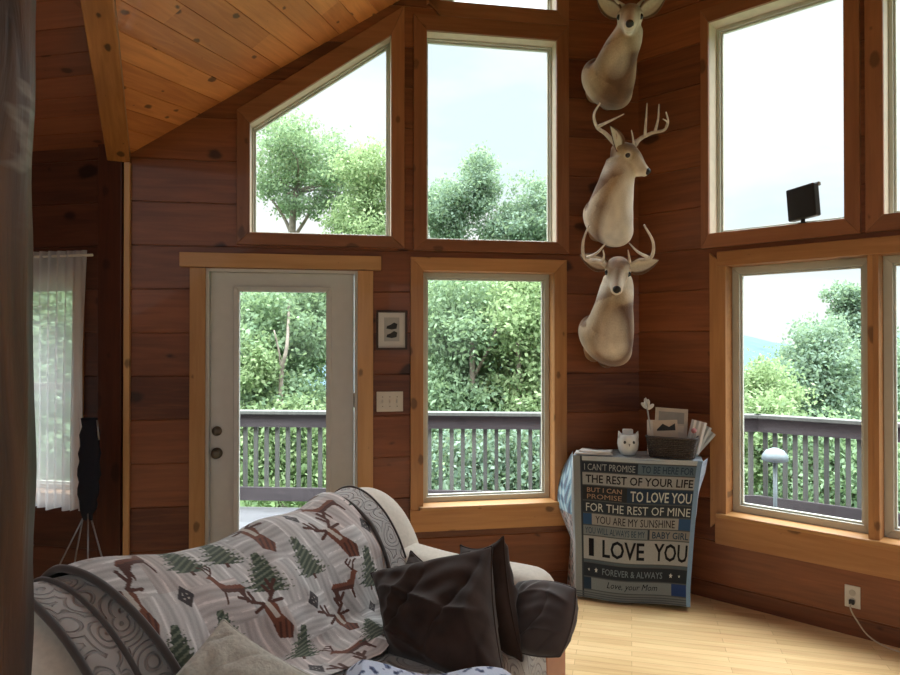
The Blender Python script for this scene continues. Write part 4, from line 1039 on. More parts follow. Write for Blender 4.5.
# wicker basket
xk, _ = cab_at(672, 445, 0.07); bk = empty('wicker_basket', CT @ T((xk, 0.075, zT)) @ Matrix.Rotation(R(-8), 4, 'Z'), label='dark woven basket of cards standing on the right of the cabinet', cat='basket')
M_wick = plain('dark_wicker', (0.045, 0.036, 0.032), 0.6)
bw, bd, bh = 0.145, 0.075, 0.125
def rr_(z, a, e=0.0):
    f = 0.86 + 0.14*z/bh; k = (abs(math.cos(a))**6+abs(math.sin(a))**6)**(-1/6)
    return Vector((math.cos(a)*k*(bw*f+e), math.sin(a)*k*(bd*f+e), z))
bm = bmesh.new()
for i in range(11):
    z = 0.006 + i*0.0115; n = 60; tube(bm, [rr_(z, 2*math.pi*j/n, 0.003*(1 if (j+i) % 2 else -1)) for j in range(n+1)], 0.0056, 5, 1)
obj('weave', bm, M_wick, bk, smooth=True)
bm = bmesh.new()
for j in range(30):
    a = 2*math.pi*j/30; tube(bm, [rr_(0, a), rr_(bh*0.5, a), rr_(bh, a)], 0.004, 5, 1)
obj('stakes', bm, M_wick, bk)
bm = bmesh.new(); tube(bm, [rr_(bh, 2*math.pi*j/40, 0.003) for j in range(41)], 0.008, 8, 1); obj('rim', bm, M_wick, bk, smooth=True)
bm = bmesh.new(); box(bm, -bw*.84, bw*.84, -bd*.84, bd*.84, 0.0, 0.01); obj('basket_floor', bm, M_wick, bk)
BM = bk.matrix_local
def in_basket(name, label, cat, px0, py0, px1, py1, y, tilt, roll, mat, group=None, base=0.015, yaw=0.0):
    """thin card standing in the basket, seen between the pixel corners"""
    x0, z1 = cab_at(px0, py0, 0.07+y); x1, _ = cab_at(px1, py1, 0.07+y)
    h = z1 - zT - base; wd = (x1-x0)/2
    M = CT @ T(((x0+x1)/2, 0.075+y, zT+base)) @ Matrix.Rotation(R(yaw), 4, 'Z') @ Matrix.Rotation(R(roll), 4, 'Y') @ Matrix.Rotation(R(tilt), 4, 'X')
    root = empty(name, M, label=label, cat=cat, group=group); return root, wd, h
rt, wd, h = in_basket('photo_card', 'largest pale card with a framed landscape in the basket', 'card', 653, 408, 686, 440, -0.02, -5, 3, None, group='cards in the basket')
bm = bmesh.new(); box(bm, -wd, wd, -0.003, 0.003, 0, h); obj('card_stock', bm, plain('beige_card', (0.46, 0.42, 0.37), 0.8), rt)
bm = bmesh.new(); box(bm, -wd*.78, wd*.78, -0.0045, -0.002, h*.68, h*.92); obj('printed_band', bm, plain('grey_print', (0.25, 0.25, 0.25), 0.8), rt)
bm = bmesh.new(); box(bm, -wd*.78, wd*.78, -0.0045, -0.002, h*.50, h*.64); obj('printed_band', bm, plain('pale_print', (0.55, 0.50, 0.44), 0.8), rt)
rt, wd, h = in_basket('greeting_card', 'small cream card in front of the framed landscape card in the basket', 'card', 655, 420, 680, 440, -0.035, -8, -4, None, group='cards in the basket')
bm = bmesh.new(); box(bm, -wd, wd, -0.002, 0.002, 0, h); obj('card_stock', bm, plain('cream_card', (0.55, 0.47, 0.38), 0.8), rt)
blob([(-wd*.7, h*.74), (-wd*.2, h*.9), (wd*.3, h*.8), (wd*.8, h*.9), (wd*.8, h*.7), (-wd*.7, h*.7)], -0.0035, -0.002, 'printed_hill', M_ink, rt)
M_gp = plain('folded_paper', (0.36, 0.39, 0.39), 0.8)
for k, (a0, lab) in enumerate(((14, 'inner leaf of the grey folded paper fan in the basket'), (26, 'middle leaf of the grey folded paper fan in the basket'), (40, 'outermost tilted leaf of the grey folded paper fan in the basket'))):
    rt, wd, h = in_basket('folded_leaflet', lab, 'leaflet', 682-k, 414+k*2, 701, 440, 0.01+k*0.012, -6, a0, None, group='folded leaflets in the basket', base=0.03)
    wd = 0.045; h = 0.20-k*0.01; bm = bmesh.new()
    n = 6
    for i in range(n):
        xa, xb2 = -wd+2*wd*i/n, -wd+2*wd*(i+1)/n; ya, yb2 = (0, 0.007) if i % 2 else (0.007, 0)
        bm.faces.new([bm.verts.new(v) for v in ((xa, ya, 0), (xb2, yb2, 0), (xb2, yb2, h), (xa, ya, h))])
    o = obj('pleated_sheet', bm, M_gp if k else M_paper, rt); s_ = o.modifiers.new('t', 'SOLIDIFY'); s_.thickness = 0.0015
# white paper flower on a stem
rt, wd, h = in_basket('white_flower', 'white cloth flower on a stem at the left of the basket', 'flower', 646, 402, 660, 430, 0.0, 0, -7, None)
bm = bmesh.new(); tube(bm, [(0, 0, 0), (0.003, 0, h*.4), (0, 0, h-0.03)], 0.005, 6, 3); obj('stem', bm, M_gp, rt)
for k in range(9):
    a = k*2*math.pi/9*2.0; el_ = 20+k*7
    bm = bmesh.new(); bmesh.ops.create_uvsphere(bm, u_segments=10, v_segments=8, radius=1)
    obj('petal', bm, M_cer, rt, M=T((0, 0, h-0.045+0.003*k)) @ Matrix.Rotation(a, 4, 'Z') @ Matrix.Rotation(R(75-el_), 4, 'Y') @ T((0, 0, 0.026)) @ Matrix.Diagonal((0.013, 0.006, 0.026, 1)), smooth=True)
rt, wd, h = in_basket('white_card', 'narrow white card standing below the cloth flower in the basket', 'card', 647, 420, 656, 440, -0.01, -3, 0, None, group='cards in the basket')
bm = bmesh.new(); box(bm, -wd, wd, -0.002, 0.002, 0, h); obj('card_stock', bm, M_paper, rt)
rt, wd, h = in_basket('pink_rose', 'tiny pink rosebud at the right rim of the basket', 'flower', 686, 427, 694, 440, -0.05, 0, 8, None)
bm = bmesh.new(); bmesh.ops.create_uvsphere(bm, u_segments=12, v_segments=8, radius=0.016); obj('bud', bm, plain('pink_petals', (0.42, 0.16, 0.16), 0.7), rt, M=T((0, 0, h-0.02)), smooth=True)
bm = bmesh.new(); tube(bm, [(0, 0, 0), (0, 0, h-0.02)], 0.003, 6); obj('stem', bm, M_gp, rt)

# ------------------------------------------------------------------ deer mounts
M_fur = vcol('deer_fur', rough=0.85, sheen=0.3, bscale=120, bstr=0.5)
M_ant = plain('antler_bone', (0.60, 0.51, 0.42), 0.45, var=0.2, scale=30, bstr=0.3)
M_eye = plain('glass_eye', (0.008, 0.006, 0.005), 0.08, 0.8); M_nose = plain('nose_leather', (0.012, 0.010, 0.010), 0.4)
FUR = dict(brown=lin(104, 76, 56), dark=lin(86, 66, 56), tan=lin(142, 110, 80), pale=lin(178, 156, 126), white=lin(228, 218, 200))
def deer(label, wallpt, path, rads, ells, poll, fwd, up, antlers, tone=1.0, ear_spread=55, hs=1.0, grp='deer mounts in the corner', hoist=0.0):
    """path: neck axis points from the wall to the poll (world); poll: top of neck; fwd: nose direction"""
    root = empty('deer_mount', T(wallpt), label=label, cat='deer mount', group=grp)
    o = wallpt; f = fwd.normalized(); r = f.cross(up).normalized(); u = r.cross(f).normalized()
    bm = bmesh.new()
    tube(bm, [p-o for p in path], rads, 32, 8, ell=ells, up=Vector((0.03, 0.02, 1)) if False else None)
    H = lambda a, b, c: poll-o + (f*a + u*b + r*c)*hs
    for k_, (sx_, sz_, rr__) in enumerate(((-.10, -.15, .055), (.085, -.12, .05), (-.01, -.19, .055))):   # brisket lobes
        q_ = FA.X*(-sx_)+Vector((0, 0, sz_)); tube(bm, [q_+FA.Y*0.02+Vector((0, 0, .08)), q_+FA.Y*0.06+Vector((0, 0, .03)), q_+FA.Y*0.10], [rr__, rr__, rr__*.55], 14, 4)
    # skull and muzzle
    tube(bm, [H(-.05, .0, 0), H(0.0, .02, 0), H(.05, .018, 0), H(.11, -.004, 0), H(.17, -.028, 0), H(.215, -.042, 0), H(.232, -.046, 0)],
         [x*hs for x in (.055, .074, .076, .062, .044, .037, .026)], 24, 6, ell=[(1, 1), (1, 1), (.95, 1), (.86, 1.06), (.82, 1.0), (.92, .92), (.9, .9)], up=u)
    tube(bm, [H(-.03, -.05, 0), H(.04, -.05, 0), H(.12, -.055, 0), H(.19, -.066, 0)], [x*hs for x in (.06, .052, .034, .02)], 16, 5)
    for s in (-1, 1):   # brow and cheek
        tube(bm, [H(.02, .03, s*.05), H(.065, .032, s*.056), H(.10, .012, s*.044)], [x*hs for x in (.02, .022, .012)], 10, 4)
    me = bpy.data.meshes.new('b'); bm.to_mesh(me); bm.free()
    t = bpy.data.objects.new('b', me); C.objects.link(t)
    md = t.modifiers.new('r', 'REMESH'); md.mode = 'VOXEL'; md.voxel_size = 0.0085
    sm = t.modifiers.new('s', 'SMOOTH'); sm.iterations = 6; sm.factor = 0.5
    bpy.context.view_layer.update()
    me2 = bpy.data.meshes.new_from_object(t.evaluated_get(bpy.context.evaluated_depsgraph_get())); bpy.data.objects.remove(t); bpy.data.meshes.remove(me)
    n = len(me2.vertices); co = np.zeros(n*3, np.float32); me2.vertices.foreach_get('co', co); co = co.reshape(-1, 3)
    pl = np.array(poll-o); rel = (co-pl)/hs; a = rel@np.array(f); b = rel@np.array(u); c = rel@np.array(r)
    # neck coordinates
    pp = np.array([list(p-o) for p in catmull(path, 26)]); d = np.linalg.norm(co[:, None]-pp[None], axis=2); ii = d.argmin(1); tpar = ii/(len(pp)-1)
    tang = np.gradient(pp, axis=0); tang /= np.linalg.norm(tang, axis=1)[:, None]
    side = np.array([np.cross(t_, (0, 0, 1)) for t_ in tang]); side /= (np.linalg.norm(side, axis=1)[:, None]+1e-9)
    upn = np.cross(side, tang); rv = co-pp[ii]; rn = rv/(np.linalg.norm(rv, axis=1)[:, None]+1e-9)
    g = np.array(CAM - o); front_v = -upn[ii]
    fr_ = (rn*front_v).sum(1)                        # +1 throat side, -1 back of the neck
    sd = np.abs((rn*side[ii]).sum(1))
    nz_ = np.array([mnoise.noise(Vector(p)*9) for p in co]); nz2 = np.array([mnoise.noise(Vector((p[0]*30, p[1]*30, p[2]*8))) for p in co])
    def L(k): return np.array(FUR[k])*tone
    col = np.tile(L('tan'), (n, 1))
    def mix(msk, key): 
        nonlocal col; m = np.clip(msk, 0, 1)[:, None]; col = col*(1-m) + L(key)*m
    mix((-fr_-0.25)*1.3, 'brown'); mix((sd-0.45)*2.0*(fr_ > -0.5), 'pale'); mix((fr_-0.72)*3.4, 'brown')
    mix((fr_-0.80)*5*np.clip((tpar-.35)*5, 0, 1), 'brown'); mix(np.clip(1-np.abs(tpar-.38)/.12, 0, 1)*(fr_ > 0.2)*0.5, 'brown')
    col = col*(1+0.22*np.array([mnoise.noise(Vector((p[0]*14, p[1]*14, p[2]*3.5))) for p in co])[:, None])
    throat = np.clip(1-np.abs(a-0.02)/0.12, 0, 1)*np.clip((-b-0.05)*16, 0, 1)*np.clip(1-(-b-.02)/.16, 0, 1)*1.6; mix(throat, 'white')
    head = np.clip((a+0.03)*14, 0, 1)*np.clip((b+0.12)*14, 0, 1)
    mix(head, 'pale'); mix(head*np.clip(np.abs(c)*22-.5, 0, 1)*np.clip((.02-b)*30, 0, 1)*.7, 'white'); mix(head*np.clip((b-0.035)*20, 0, 1), 'brown'); mix(head*np.clip(1-np.abs(c)/.03, 0, 1)*np.clip((b-.0)*20, 0, 1), 'tan')
    mz = np.clip((a-0.12)*16, 0, 1)*1.2; mix(mz, 'white')
    mix(np.clip((a-0.10)*20, 0, 1)*np.clip(1-np.abs(c)/.024, 0, 1)*np.clip((b+.03)*30, 0, 1)*.6, 'brown')
    for s in (-1, 1): mix(np.clip(1.5-np.sqrt((a-.085)**2+(b-.018)**2+(c-s*.06)**2)/.022, 0, 1), 'white')
    mix(np.clip((a-0.19)*30, 0, 1)*np.clip(1.5-np.abs(a-.2)/.03, 0, 1)*np.clip((-b-.05)*40, 0, 1), 'white')
    col = col*(1+0.16*nz_[:, None]+0.14*nz2[:, None])
    paint(me2, np.clip(col, 0, 1))
    obj('mounted_head', me2, M_fur, root, smooth=True)
    def loc(v): return v
    for s in (-1, 1):
        bm = bmesh.new(); bmesh.ops.create_uvsphere(bm, u_segments=14, v_segments=10, radius=.018*hs); obj('eye', bm, M_eye, root, M=T(H(.082, .018, s*.056)), smooth=True)
        # ear: cupped leaf
        m_, n_ = 18, 12; Ls = .175*hs; Wd = .050*hs; a_ = R(ear_spread)
        ax = (r*s*math.sin(a_) + u*math.cos(a_)*0.9 - f*0.10).normalized(); nn_ = (f - ax*f.dot(ax)).normalized(); ww = ax.cross(nn_).normalized()
        P_ = np.zeros((m_, n_, 3)); CL_ = np.zeros((m_, n_, 3)); b0 = H(-.005, .034, s*.058)
        for i in range(m_):
            t_ = i/(m_-1); wd = Wd*(math.sin(math.pi*min(1, (t_*0.93+.07))**0.75))**0.8
            for j in range(n_):
                v_ = -1+2*j/(n_-1); P_[i, j] = b0 + ax*Ls*t_ + ww*wd*v_ + nn_*(wd*0.75*abs(v_)**1.6 - 0.02*hs*t_)
                CL_[i, j] = np.array(FUR['white'])*0.85*tone if abs(v_) < .72 else np.array(FUR['brown'])*tone
        eo = obj('ear', grid_mesh('ear', P_, CL_), M_fur, root, smooth=True); sl = eo.modifiers.new('t', 'SOLIDIFY'); sl.thickness = 0.004; sl.offset = 0
    bm = bmesh.new(); tube(bm, [H(.212, -.034, -.006), H(.228, -.036, 0), H(.240, -.040, 0)], [.020*hs, .024*hs, .016*hs], 14, 4); obj('nose', bm, M_nose, root, smooth=True)
    for an in antlers:
        bm = bmesh.new()
        for pts, r0, r1 in an: 
            k = len(pts); tube(bm, [Vector(p)-o for p in pts], [r0+(r1-r0)*i/(k-1) for i in range(k)], 9, 6)
        obj('antler', bm, M_ant, root, smooth=True)
    # shield plate hidden against the wall
    bm = bmesh.new(); lathe(bm, [(0.13, 0), (0.13, 0.012), (0, 0.012)], 24, Matrix.Rotation(R(-90), 4, 'X'))
    obj('mounting_board', bm, M_beam, root, M=FA.M.to_3x3().to_4x4() @ T((0, 0, 0)))
    return root
def wA(px, py, off=0.0):
    x, z = FA.at(px, py, off); return FA.M @ Vector((x, off, z))
V3 = P3
# lowest, antlers wide
w0 = wA(604, 336)
deer('lowest deer mount, buck with wide pale antlers looking straight ahead', w0,
     [w0+Vector((0, 0, -.02)), V3(605, 340, 4.16), V3(610, 327, 4.07), V3(614, 305, 4.02), V3(617, 287, 4.02), V3(617.5, 276, 4.00)],
     [.130, .158, .138, .112, .098, .080], [(.84, 1.22), (.84, 1.2), (.9, 1.1), (1, 1), (1, 1), (1, 1)],
     V3(617.5, 272, 3.96), Vector((-.25, -1, -.42)), Vector((0.02, -.4, 1)),
     [[([V3(607, 266, 3.93), V3(598, 261, 3.90), V3(585, 258.5, 3.82), V3(583, 243, 3.74), V3(589, 225, 3.68)], .016, .005), ([V3(587, 258, 3.82), V3(597, 253, 3.72), V3(606, 243, 3.66)], .011, .003), ([V3(602, 263, 3.90), V3(604, 256, 3.84), V3(603, 250, 3.80)], .009, .003)],
      [([V3(628, 266, 3.93), V3(637, 261, 3.90), V3(651, 257.5, 3.82), V3(653, 242, 3.74), V3(644, 225, 3.68)], .016, .005), ([V3(649, 258, 3.82), V3(638, 252, 3.72), V3(629, 243, 3.66)], .011, .003), ([V3(630, 263, 3.90), V3(629, 256, 3.84), V3(628, 250, 3.80)], .009, .003)]], ear_spread=74)
# middle, head turned right
w0 = wA(608, 218)
deer('middle deer mount, buck with tall many-pointed antlers and head turned right', w0,
     [w0+Vector((0, 0, -.02)), V3(608, 222, 4.20), V3(611, 205, 4.12), V3(616, 184, 4.10), V3(619, 170, 4.12), V3(620, 160, 4.12)],
     [.130, .150, .132, .108, .096, .082], [(.85, 1.2), (.85, 1.2), (.9, 1.1), (1, 1), (1, 1), (1, 1)],
     V3(620, 156, 4.12), Vector((.78, -.64, -.50)), Vector((0.1, -.1, 1)),
     [[([V3(617, 146, 4.12), V3(606, 134, 4.06), V3(597, 127, 3.98), V3(594, 115, 3.90), V3(600, 103, 3.84)], .015, .005), ([V3(597, 127, 3.98), V3(610, 121, 3.88), V3(624, 114, 3.80)], .011, .003), ([V3(616, 144, 4.10), V3(617, 136, 4.0), V3(616, 131, 3.95)], .008, .003)],
      [([V3(634, 146, 4.12), V3(640, 139, 4.16), V3(652, 133, 4.16), V3(664, 130, 4.10), V3(668, 122, 4.04), V3(666, 112, 4.0)], .015, .004), ([V3(645, 136, 4.16), V3(646, 120, 4.12), V3(647, 103, 4.10)], .010, .003), ([V3(655, 132, 4.15), V3(658, 119, 4.10), V3(659, 104, 4.08)], .010, .003), ([V3(666, 127, 4.08), V3(667, 122, 4.04), V3(663, 119, 4.0)], .007, .003), ([V3(634, 146, 4.12), V3(633, 138, 4.05), V3(631.5, 130, 4.0)], .008, .003)]], ear_spread=48, hs=0.93)
# top, neck stretched up
w0 = wA(606, 82)
deer('topmost deer mount, tan young buck with raised head and thin spikes', w0,
     [w0+Vector((0, 0, 0)), V3(607, 84, 4.14), V3(613, 74, 4.04), V3(619, 55, 3.97), V3(626, 40, 3.97), V3(630, 28, 3.98)],
     [.125, .150, .130, .108, .094, .078], [(.85, 1.2), (.85, 1.2), (.9, 1.1), (1, 1), (1, 1), (1, 1)],
     V3(629.5, 22, 3.94), Vector((-.25, -1, -.34)), Vector((0.0, -.3, 1)),
     [[([V3(624, 6, 3.92), V3(617, 1, 3.9), V3(610, -8, 3.86), V3(606, -22, 3.8)], .011, .004)], [([V3(637, 6, 3.92), V3(643, 0, 3.9), V3(649, -9, 3.86), V3(653, -22, 3.8)], .011, .004)]], tone=0.85, ear_spread=50)

# ------------------------------------------------------------------ outdoors
M_deck = pine('weathered_deck', (0.075, 0.075, 0.082), (0.14, 0.14, 0.15), 'X', 0.14, 0, acr='Y', knot=0.2, coat=0, rough=0.6)
M_rail = pine('stained_rail', (0.050, 0.043, 0.048), (0.095, 0.083, 0.090), 'X', 0, acr='Z', knot=0.2, coat=0, rough=0.8)
M_bal = pine('stained_baluster', (0.070, 0.075, 0.070), (0.14, 0.145, 0.135), 'Z', 0, acr='X', knot=0.2, coat=0, rough=0.8)
ZD = -0.10
def railpt(px, py): 
    d = ray(px, py); t = (0.90-CAMZ)/d.z; return CAM + d*t
ra, rb_ = railpt(240, 410.2), railpt(545, 412.6)
rc = railpt(745, 413.5); rd = railpt(865, 420.8)
def isect(a, b, c, d):
    A_ = np.array([[b.x-a.x, -(d.x-c.x)], [b.y-a.y, -(d.y-c.y)]]); k = np.linalg.solve(A_, np.array([c.x-a.x, c.y-a.y])); return Vector((a.x+(b.x-a.x)*k[0], a.y+(b.y-a.y)*k[0], 0))
u1 = (rb_-ra).normalized(); u2 = (rd-rc).normalized()
rcor = isect(ra, rb_, rc, rd)
def railing(label, p0, p1, posts, gap=0.112):
    d = p1-p0; Ln = d.length; az = math.atan2(d.x, d.y); fr = Frame((p0.x, p0.y), az); M = fr.M @ T((0, 0, ZD))
    root = empty('deck_railing', M, label=label, cat='railing', group=None)
    bm = bmesh.new(); box(bm, -0.03, Ln+0.03, -0.07, 0.07, 0.965, 1.0); obj('rail_cap', bm, M_bal, root, bevel=0.004)
    bm = bmesh.new(); box(bm, 0, Ln, -0.02, 0.02, 0.83, 0.965); obj('top_rail', bm, M_rail, root)
    bm = bmesh.new(); box(bm, 0, Ln, -0.02, 0.02, 0.07, 0.205); obj('bottom_rail', bm, M_rail, root)
    n = int(Ln/gap)
    proto = None
    for i in range(n):
        x = 0.06 + i*Ln/n
        if proto is None:
            bm = bmesh.new(); box(bm, -0.019, 0.019, 0.02, 0.058, 0.10, 0.90); proto = obj('baluster', bm, M_bal, root, M=T((x, 0, 0)))
        else:
            o = proto.copy(); C.objects.link(o); o.parent = root; o.matrix_local = T((x, 0, 0))
    for k in posts:
        bm = bmesh.new(); box(bm, -0.045, 0.045, -0.11, -0.02, 0.0, 0.965); obj('post', bm, M_rail, root, M=T((k, 0, 0)))
    return root
railing('stained wooden deck railing outside the glazed door, facing the woods', rcor - u1*6.6, rcor, (0.0, 1.25, 3.02, 4.98))
railing('stained wooden deck railing outside the right windows', rcor, rcor + u2*6.0, (1.68, 3.4, 5.2), 0.088)
bm = bmesh.new()
dp_ = [rcor - u1*6.7, rcor, rcor + u2*6.1, rcor+u2*6.1+Vector((-1.2, -2.2, 0)), FB.M @ Vector((-LB, -0.14, 0)), FB.M @ Vector((0.07, -0.14, 0)), FA.M @ Vector((xP, -0.14, 0)), FE.M @ Vector((LE, -0.14, 0)), rcor-u1*6.7+Vector((0, -1.6, 0))]
a = [bm.verts.new((p.x, p.y, ZD)) for p in dp_]; b = [bm.verts.new((p.x, p.y, ZD-0.2)) for p in dp_]
bm.faces.new(a); bm.faces.new(b)
for i in range(len(a)): bm.faces.new((a[i], b[i], b[(i+1) % len(a)], a[(i+1) % len(a)]))
bmesh.ops.recalc_face_normals(bm, faces=bm.faces[:])
tag(obj('deck_floor', bm, M_deck), kind='structure')
# solid stand-in for a pale reflection-like shape seen in the window
pt = floor_at(778, 497, ZD+0.0); d_ = 5.7; tp = P3(775, 448, d_)
tbl = empty('mushroom_standin', T((tp.x, d_, ZD)), label='pale blue mushroom-shaped stand-in for a reflection-like shape in the right window', cat='lantern')
M_pb = plain('pale_blue_metal', (0.17, 0.21, 0.23), 0.5)
ht = tp.z-ZD
bm = bmesh.new(); lathe(bm, [(0.0, ht-0.115), (0.085, ht-0.11), (0.105, ht-0.10), (0.10, ht-0.06), (0.07, ht-0.02), (0.02, ht), (0, ht)], 28); obj('standin_cap', bm, M_pb, tbl, smooth=True)
bm = bmesh.new(); lathe(bm, [(0.016, 0.03), (0.014, ht-0.11)], 14); obj('pole', bm, M_pb, tbl, smooth=True)
bm = bmesh.new(); lathe(bm, [(0.09, 0), (0.09, 0.02), (0.02, 0.04)], 24); obj('base_plate', bm, M_pb, tbl, smooth=True)

# terrain falling away, far wooded hills
m, nt = newmat('undergrowth'); tc = N(nt, 'ShaderNodeTexCoord'); nz = N(nt, 'ShaderNodeTexNoise', inp={0: tc.outputs['Object'], 'Scale': 1.2, 'Detail': 6.0, 'Roughness': 0.7})
finish(nt, ramp(nt, nz.outputs[0], [(0.35, (0.03, 0.06, 0.025)), (0.55, (0.10, 0.17, 0.06)), (0.7, (0.22, 0.30, 0.12))]), 0.9, nz.outputs[0], 0.6, 0.1); M_gr = m
gx, gy = np.meshgrid(np.linspace(-60, 90, 90), np.linspace(-20, 130, 90), indexing='ij')
dd = np.hypot(gx-0.5, gy-2)
gz = -1.3 - 0.10*np.clip(dd-5, 0, 200) + 0.4*np.sin(gx*0.3)*np.sin(gy*0.27)
gz = np.maximum(gz, -11+0*gz)
o = obj('ground', grid_mesh('ground', np.stack([gx, gy, gz], -1)), M_gr, smooth=True); tag(o, kind='structure')
m, nt = newmat('far_forest'); tc = N(nt, 'ShaderNodeTexCoord'); nz = N(nt, 'ShaderNodeTexNoise', inp={0: tc.outputs['Object'], 'Scale': 0.09, 'Detail': 6.0, 'Roughness': 0.7})
finish(nt, ramp(nt, nz.outputs[0], [(0.35, (0.028, 0.058, 0.075)), (0.6, (0.045, 0.085, 0.105))]), 1.0); M_hill = m  # blue distance haze is put into the forest colour
th = np.linspace(R(-70), R(80), 120)[:, None]; rr2 = np.linspace(220, 420, 14)[None, :]
zz = -14 + (22 + 5*np.sin(th*9)+3*np.sin(th*23))*np.sin(np.clip((rr2-220)/200, 0, 1)*math.pi/2) + 1.2*np.sin(th*160)*np.sin(rr2)
o = obj('distant_hills', grid_mesh('distant_hills', np.stack([rr2*np.sin(th), rr2*np.cos(th), zz+0*rr2], -1)), M_hill, smooth=True); tag(o, kind='structure')

def leafmat(name, c1, c2):
    m, nt = newmat(name); g = N(nt, 'ShaderNodeNewGeometry')
    c = ramp(nt, g.outputs['Random Per Island'], [(0.0, c1), (1.0, c2)])
    d = N(nt, 'ShaderNodeBsdfDiffuse', inp={0: c}); t = N(nt, 'ShaderNodeBsdfTranslucent', inp={0: mixc(nt, 0.4, c, (0.45, 0.6, 0.25))})
    mx = N(nt, 'ShaderNodeMixShader', inp={0: 0.4, 1: d.outputs[0], 2: t.outputs[0]}); N(nt, 'ShaderNodeOutputMaterial', inp={0: mx.outputs[0]}); return m
LM = {'mid': leafmat('leaves_mid_green', (0.11, 0.175, 0.11), (0.29, 0.40, 0.26)), 'light': leafmat('leaves_yellow_green', (0.155, 0.235, 0.12), (0.34, 0.43, 0.245)), 'cool': leafmat('leaves_cool_green', (0.11, 0.17, 0.135), (0.28, 0.375, 0.30))}
M_bark = plain('grey_bark', (0.20, 0.17, 0.14), 0.9, var=0.3, scale=12, bstr=0.8)
def tree(label, base, blobs, n, leaf, kind, trunk, group='trees beyond the deck', boughs=False):
    """blobs: [(center world, (rx,ry,rz))]; n leaves; trunk: list of polylines with radii"""
    root = empty('broadleaf_tree', T(base), label=label, cat='tree', group=group)
    tot = sum(b[1][0]*b[1][2] for b in blobs); P_ = []; n *= 3.4; leaf *= 0.50
    for c_, r_ in blobs:
        k = int(n*r_[0]*r_[2]/tot); ncl = max(14, k//90)
        d = rng.normal(size=(ncl, 3)); d /= np.linalg.norm(d, axis=1)[:, None]; rad = rng.uniform(0.1, 1.12, (ncl, 1))**0.6
        cc = d*rad*np.array(r_) + np.array(c_) ; idx = rng.integers(0, ncl, k); cs = 0.155*np.mean(r_)**0.6
        P_.append(cc[idx] + rng.normal(size=(k, 3))*np.array((cs, cs, cs*0.7)))
    P_ = np.concatenate(P_) - np.array(base); k = len(P_)
    a = rng.normal(size=(k, 3)); a /= np.linalg.norm(a, axis=1)[:, None]; b = rng.normal(size=(k, 3)); b -= a*(a*b).sum(1)[:, None]; b /= np.linalg.norm(b, axis=1)[:, None]
    sz = leaf*rng.uniform(0.6, 1.3, (k, 1)); a *= sz; b *= sz*0.55
    vs = np.stack([P_-a, P_+b, P_+a, P_-b], 1).reshape(-1, 3)
    me = bpy.data.meshes.new('foliage'); me.vertices.add(4*k); me.vertices.foreach_set('co', vs.reshape(-1).astype(np.float32))
    me.loops.add(4*k); me.loops.foreach_set('vertex_index', np.arange(4*k, dtype=np.int32)); me.polygons.add(k)
    me.polygons.foreach_set('loop_start', (np.arange(k)*4).astype(np.int32)); me.polygons.foreach_set('loop_total', np.full(k, 4, np.int32)); me.update(calc_edges=True)
    obj('foliage', me, LM[kind], root)
    bm = bmesh.new()
    for pts, r0, r1 in trunk:
        q = [Vector(p)-Vector(base) for p in pts]; tube(bm, q, [r0+(r1-r0)*i/(len(q)-1) for i in range(len(q))], 8, 4)
    for c_, r_ in (blobs if boughs else []):
        s_ = Vector(trunk[0][0][-1])-Vector(base)
        for q in range(4):
            e = Vector(c_)-Vector(base)+Vector(rng.normal(size=3))*0.5*min(r_); tube(bm, [s_, (s_+e)/2+Vector(rng.normal(size=3))*0.15, e], [0.02, 0.014, 0.006], 6, 3)
    obj('trunk', bm, M_bark, root, smooth=True)
def px_blob(px0, py0, px1, py1, d, thick=None):
    c_ = P3((px0+px1)/2, (py0+py1)/2, d); rx = (px1-px0)/2*d/F; rz = (py1-py0)/2*d/F
    return (tuple(c_), (rx, thick or max(0.8, rx*0.8), rz))
def gb(px, d): p = P3(px, 600, d); return (p.x, p.y, -2.2)
def trunk_to(px0, py0, px1, py1, d, z0=None): return [tuple(P3(px0, py0, d)), tuple(P3((px0+px1)/2+2, (py0+py1)/2, d)), tuple(P3(px1, py1, d))]
tree('tall airy green tree whose crown fills the left of the slanted window', gb(285, 13), [px_blob(258, 122, 345, 180, 13, 1.2), px_blob(248, 160, 300, 200, 13), px_blob(300, 150, 372, 205, 13), px_blob(262, 196, 330, 215, 13, .8)], 4600, .075, 'mid', [(trunk_to(285, 520, 292, 235, 13)+[tuple(P3(296, 190, 13))], .11, .05), (trunk_to(292, 235, 272, 200, 13), .04, .02), (trunk_to(292, 240, 318, 195, 13), .04, .02)], boughs=True)
tree('yellow-green tree at the right of the slanted window', gb(365, 12), [px_blob(340, 150, 398, 200, 12), px_blob(326, 192, 408, 262, 12)], 4600, .075, 'light', [(trunk_to(365, 520, 366, 240, 12)+[tuple(P3(366, 200, 12))], .09, .04)])
tree('green tree at the left of the tall middle window', gb(448, 13), [px_blob(424, 182, 474, 245, 13), px_blob(462, 152, 496, 215, 13, .7)], 4200, .075, 'cool', [(trunk_to(452, 520, 458, 245, 13)+[tuple(P3(466, 200, 13))], .08, .03)])
tree('green tree at the right of the tall middle window', gb(530, 13), [px_blob(500, 182, 566, 250, 13), px_blob(478, 222, 530, 262, 13)], 4200, .075, 'cool', [(trunk_to(525, 520, 526, 260, 13)+[tuple(P3(530, 220, 13))], .08, .03)])
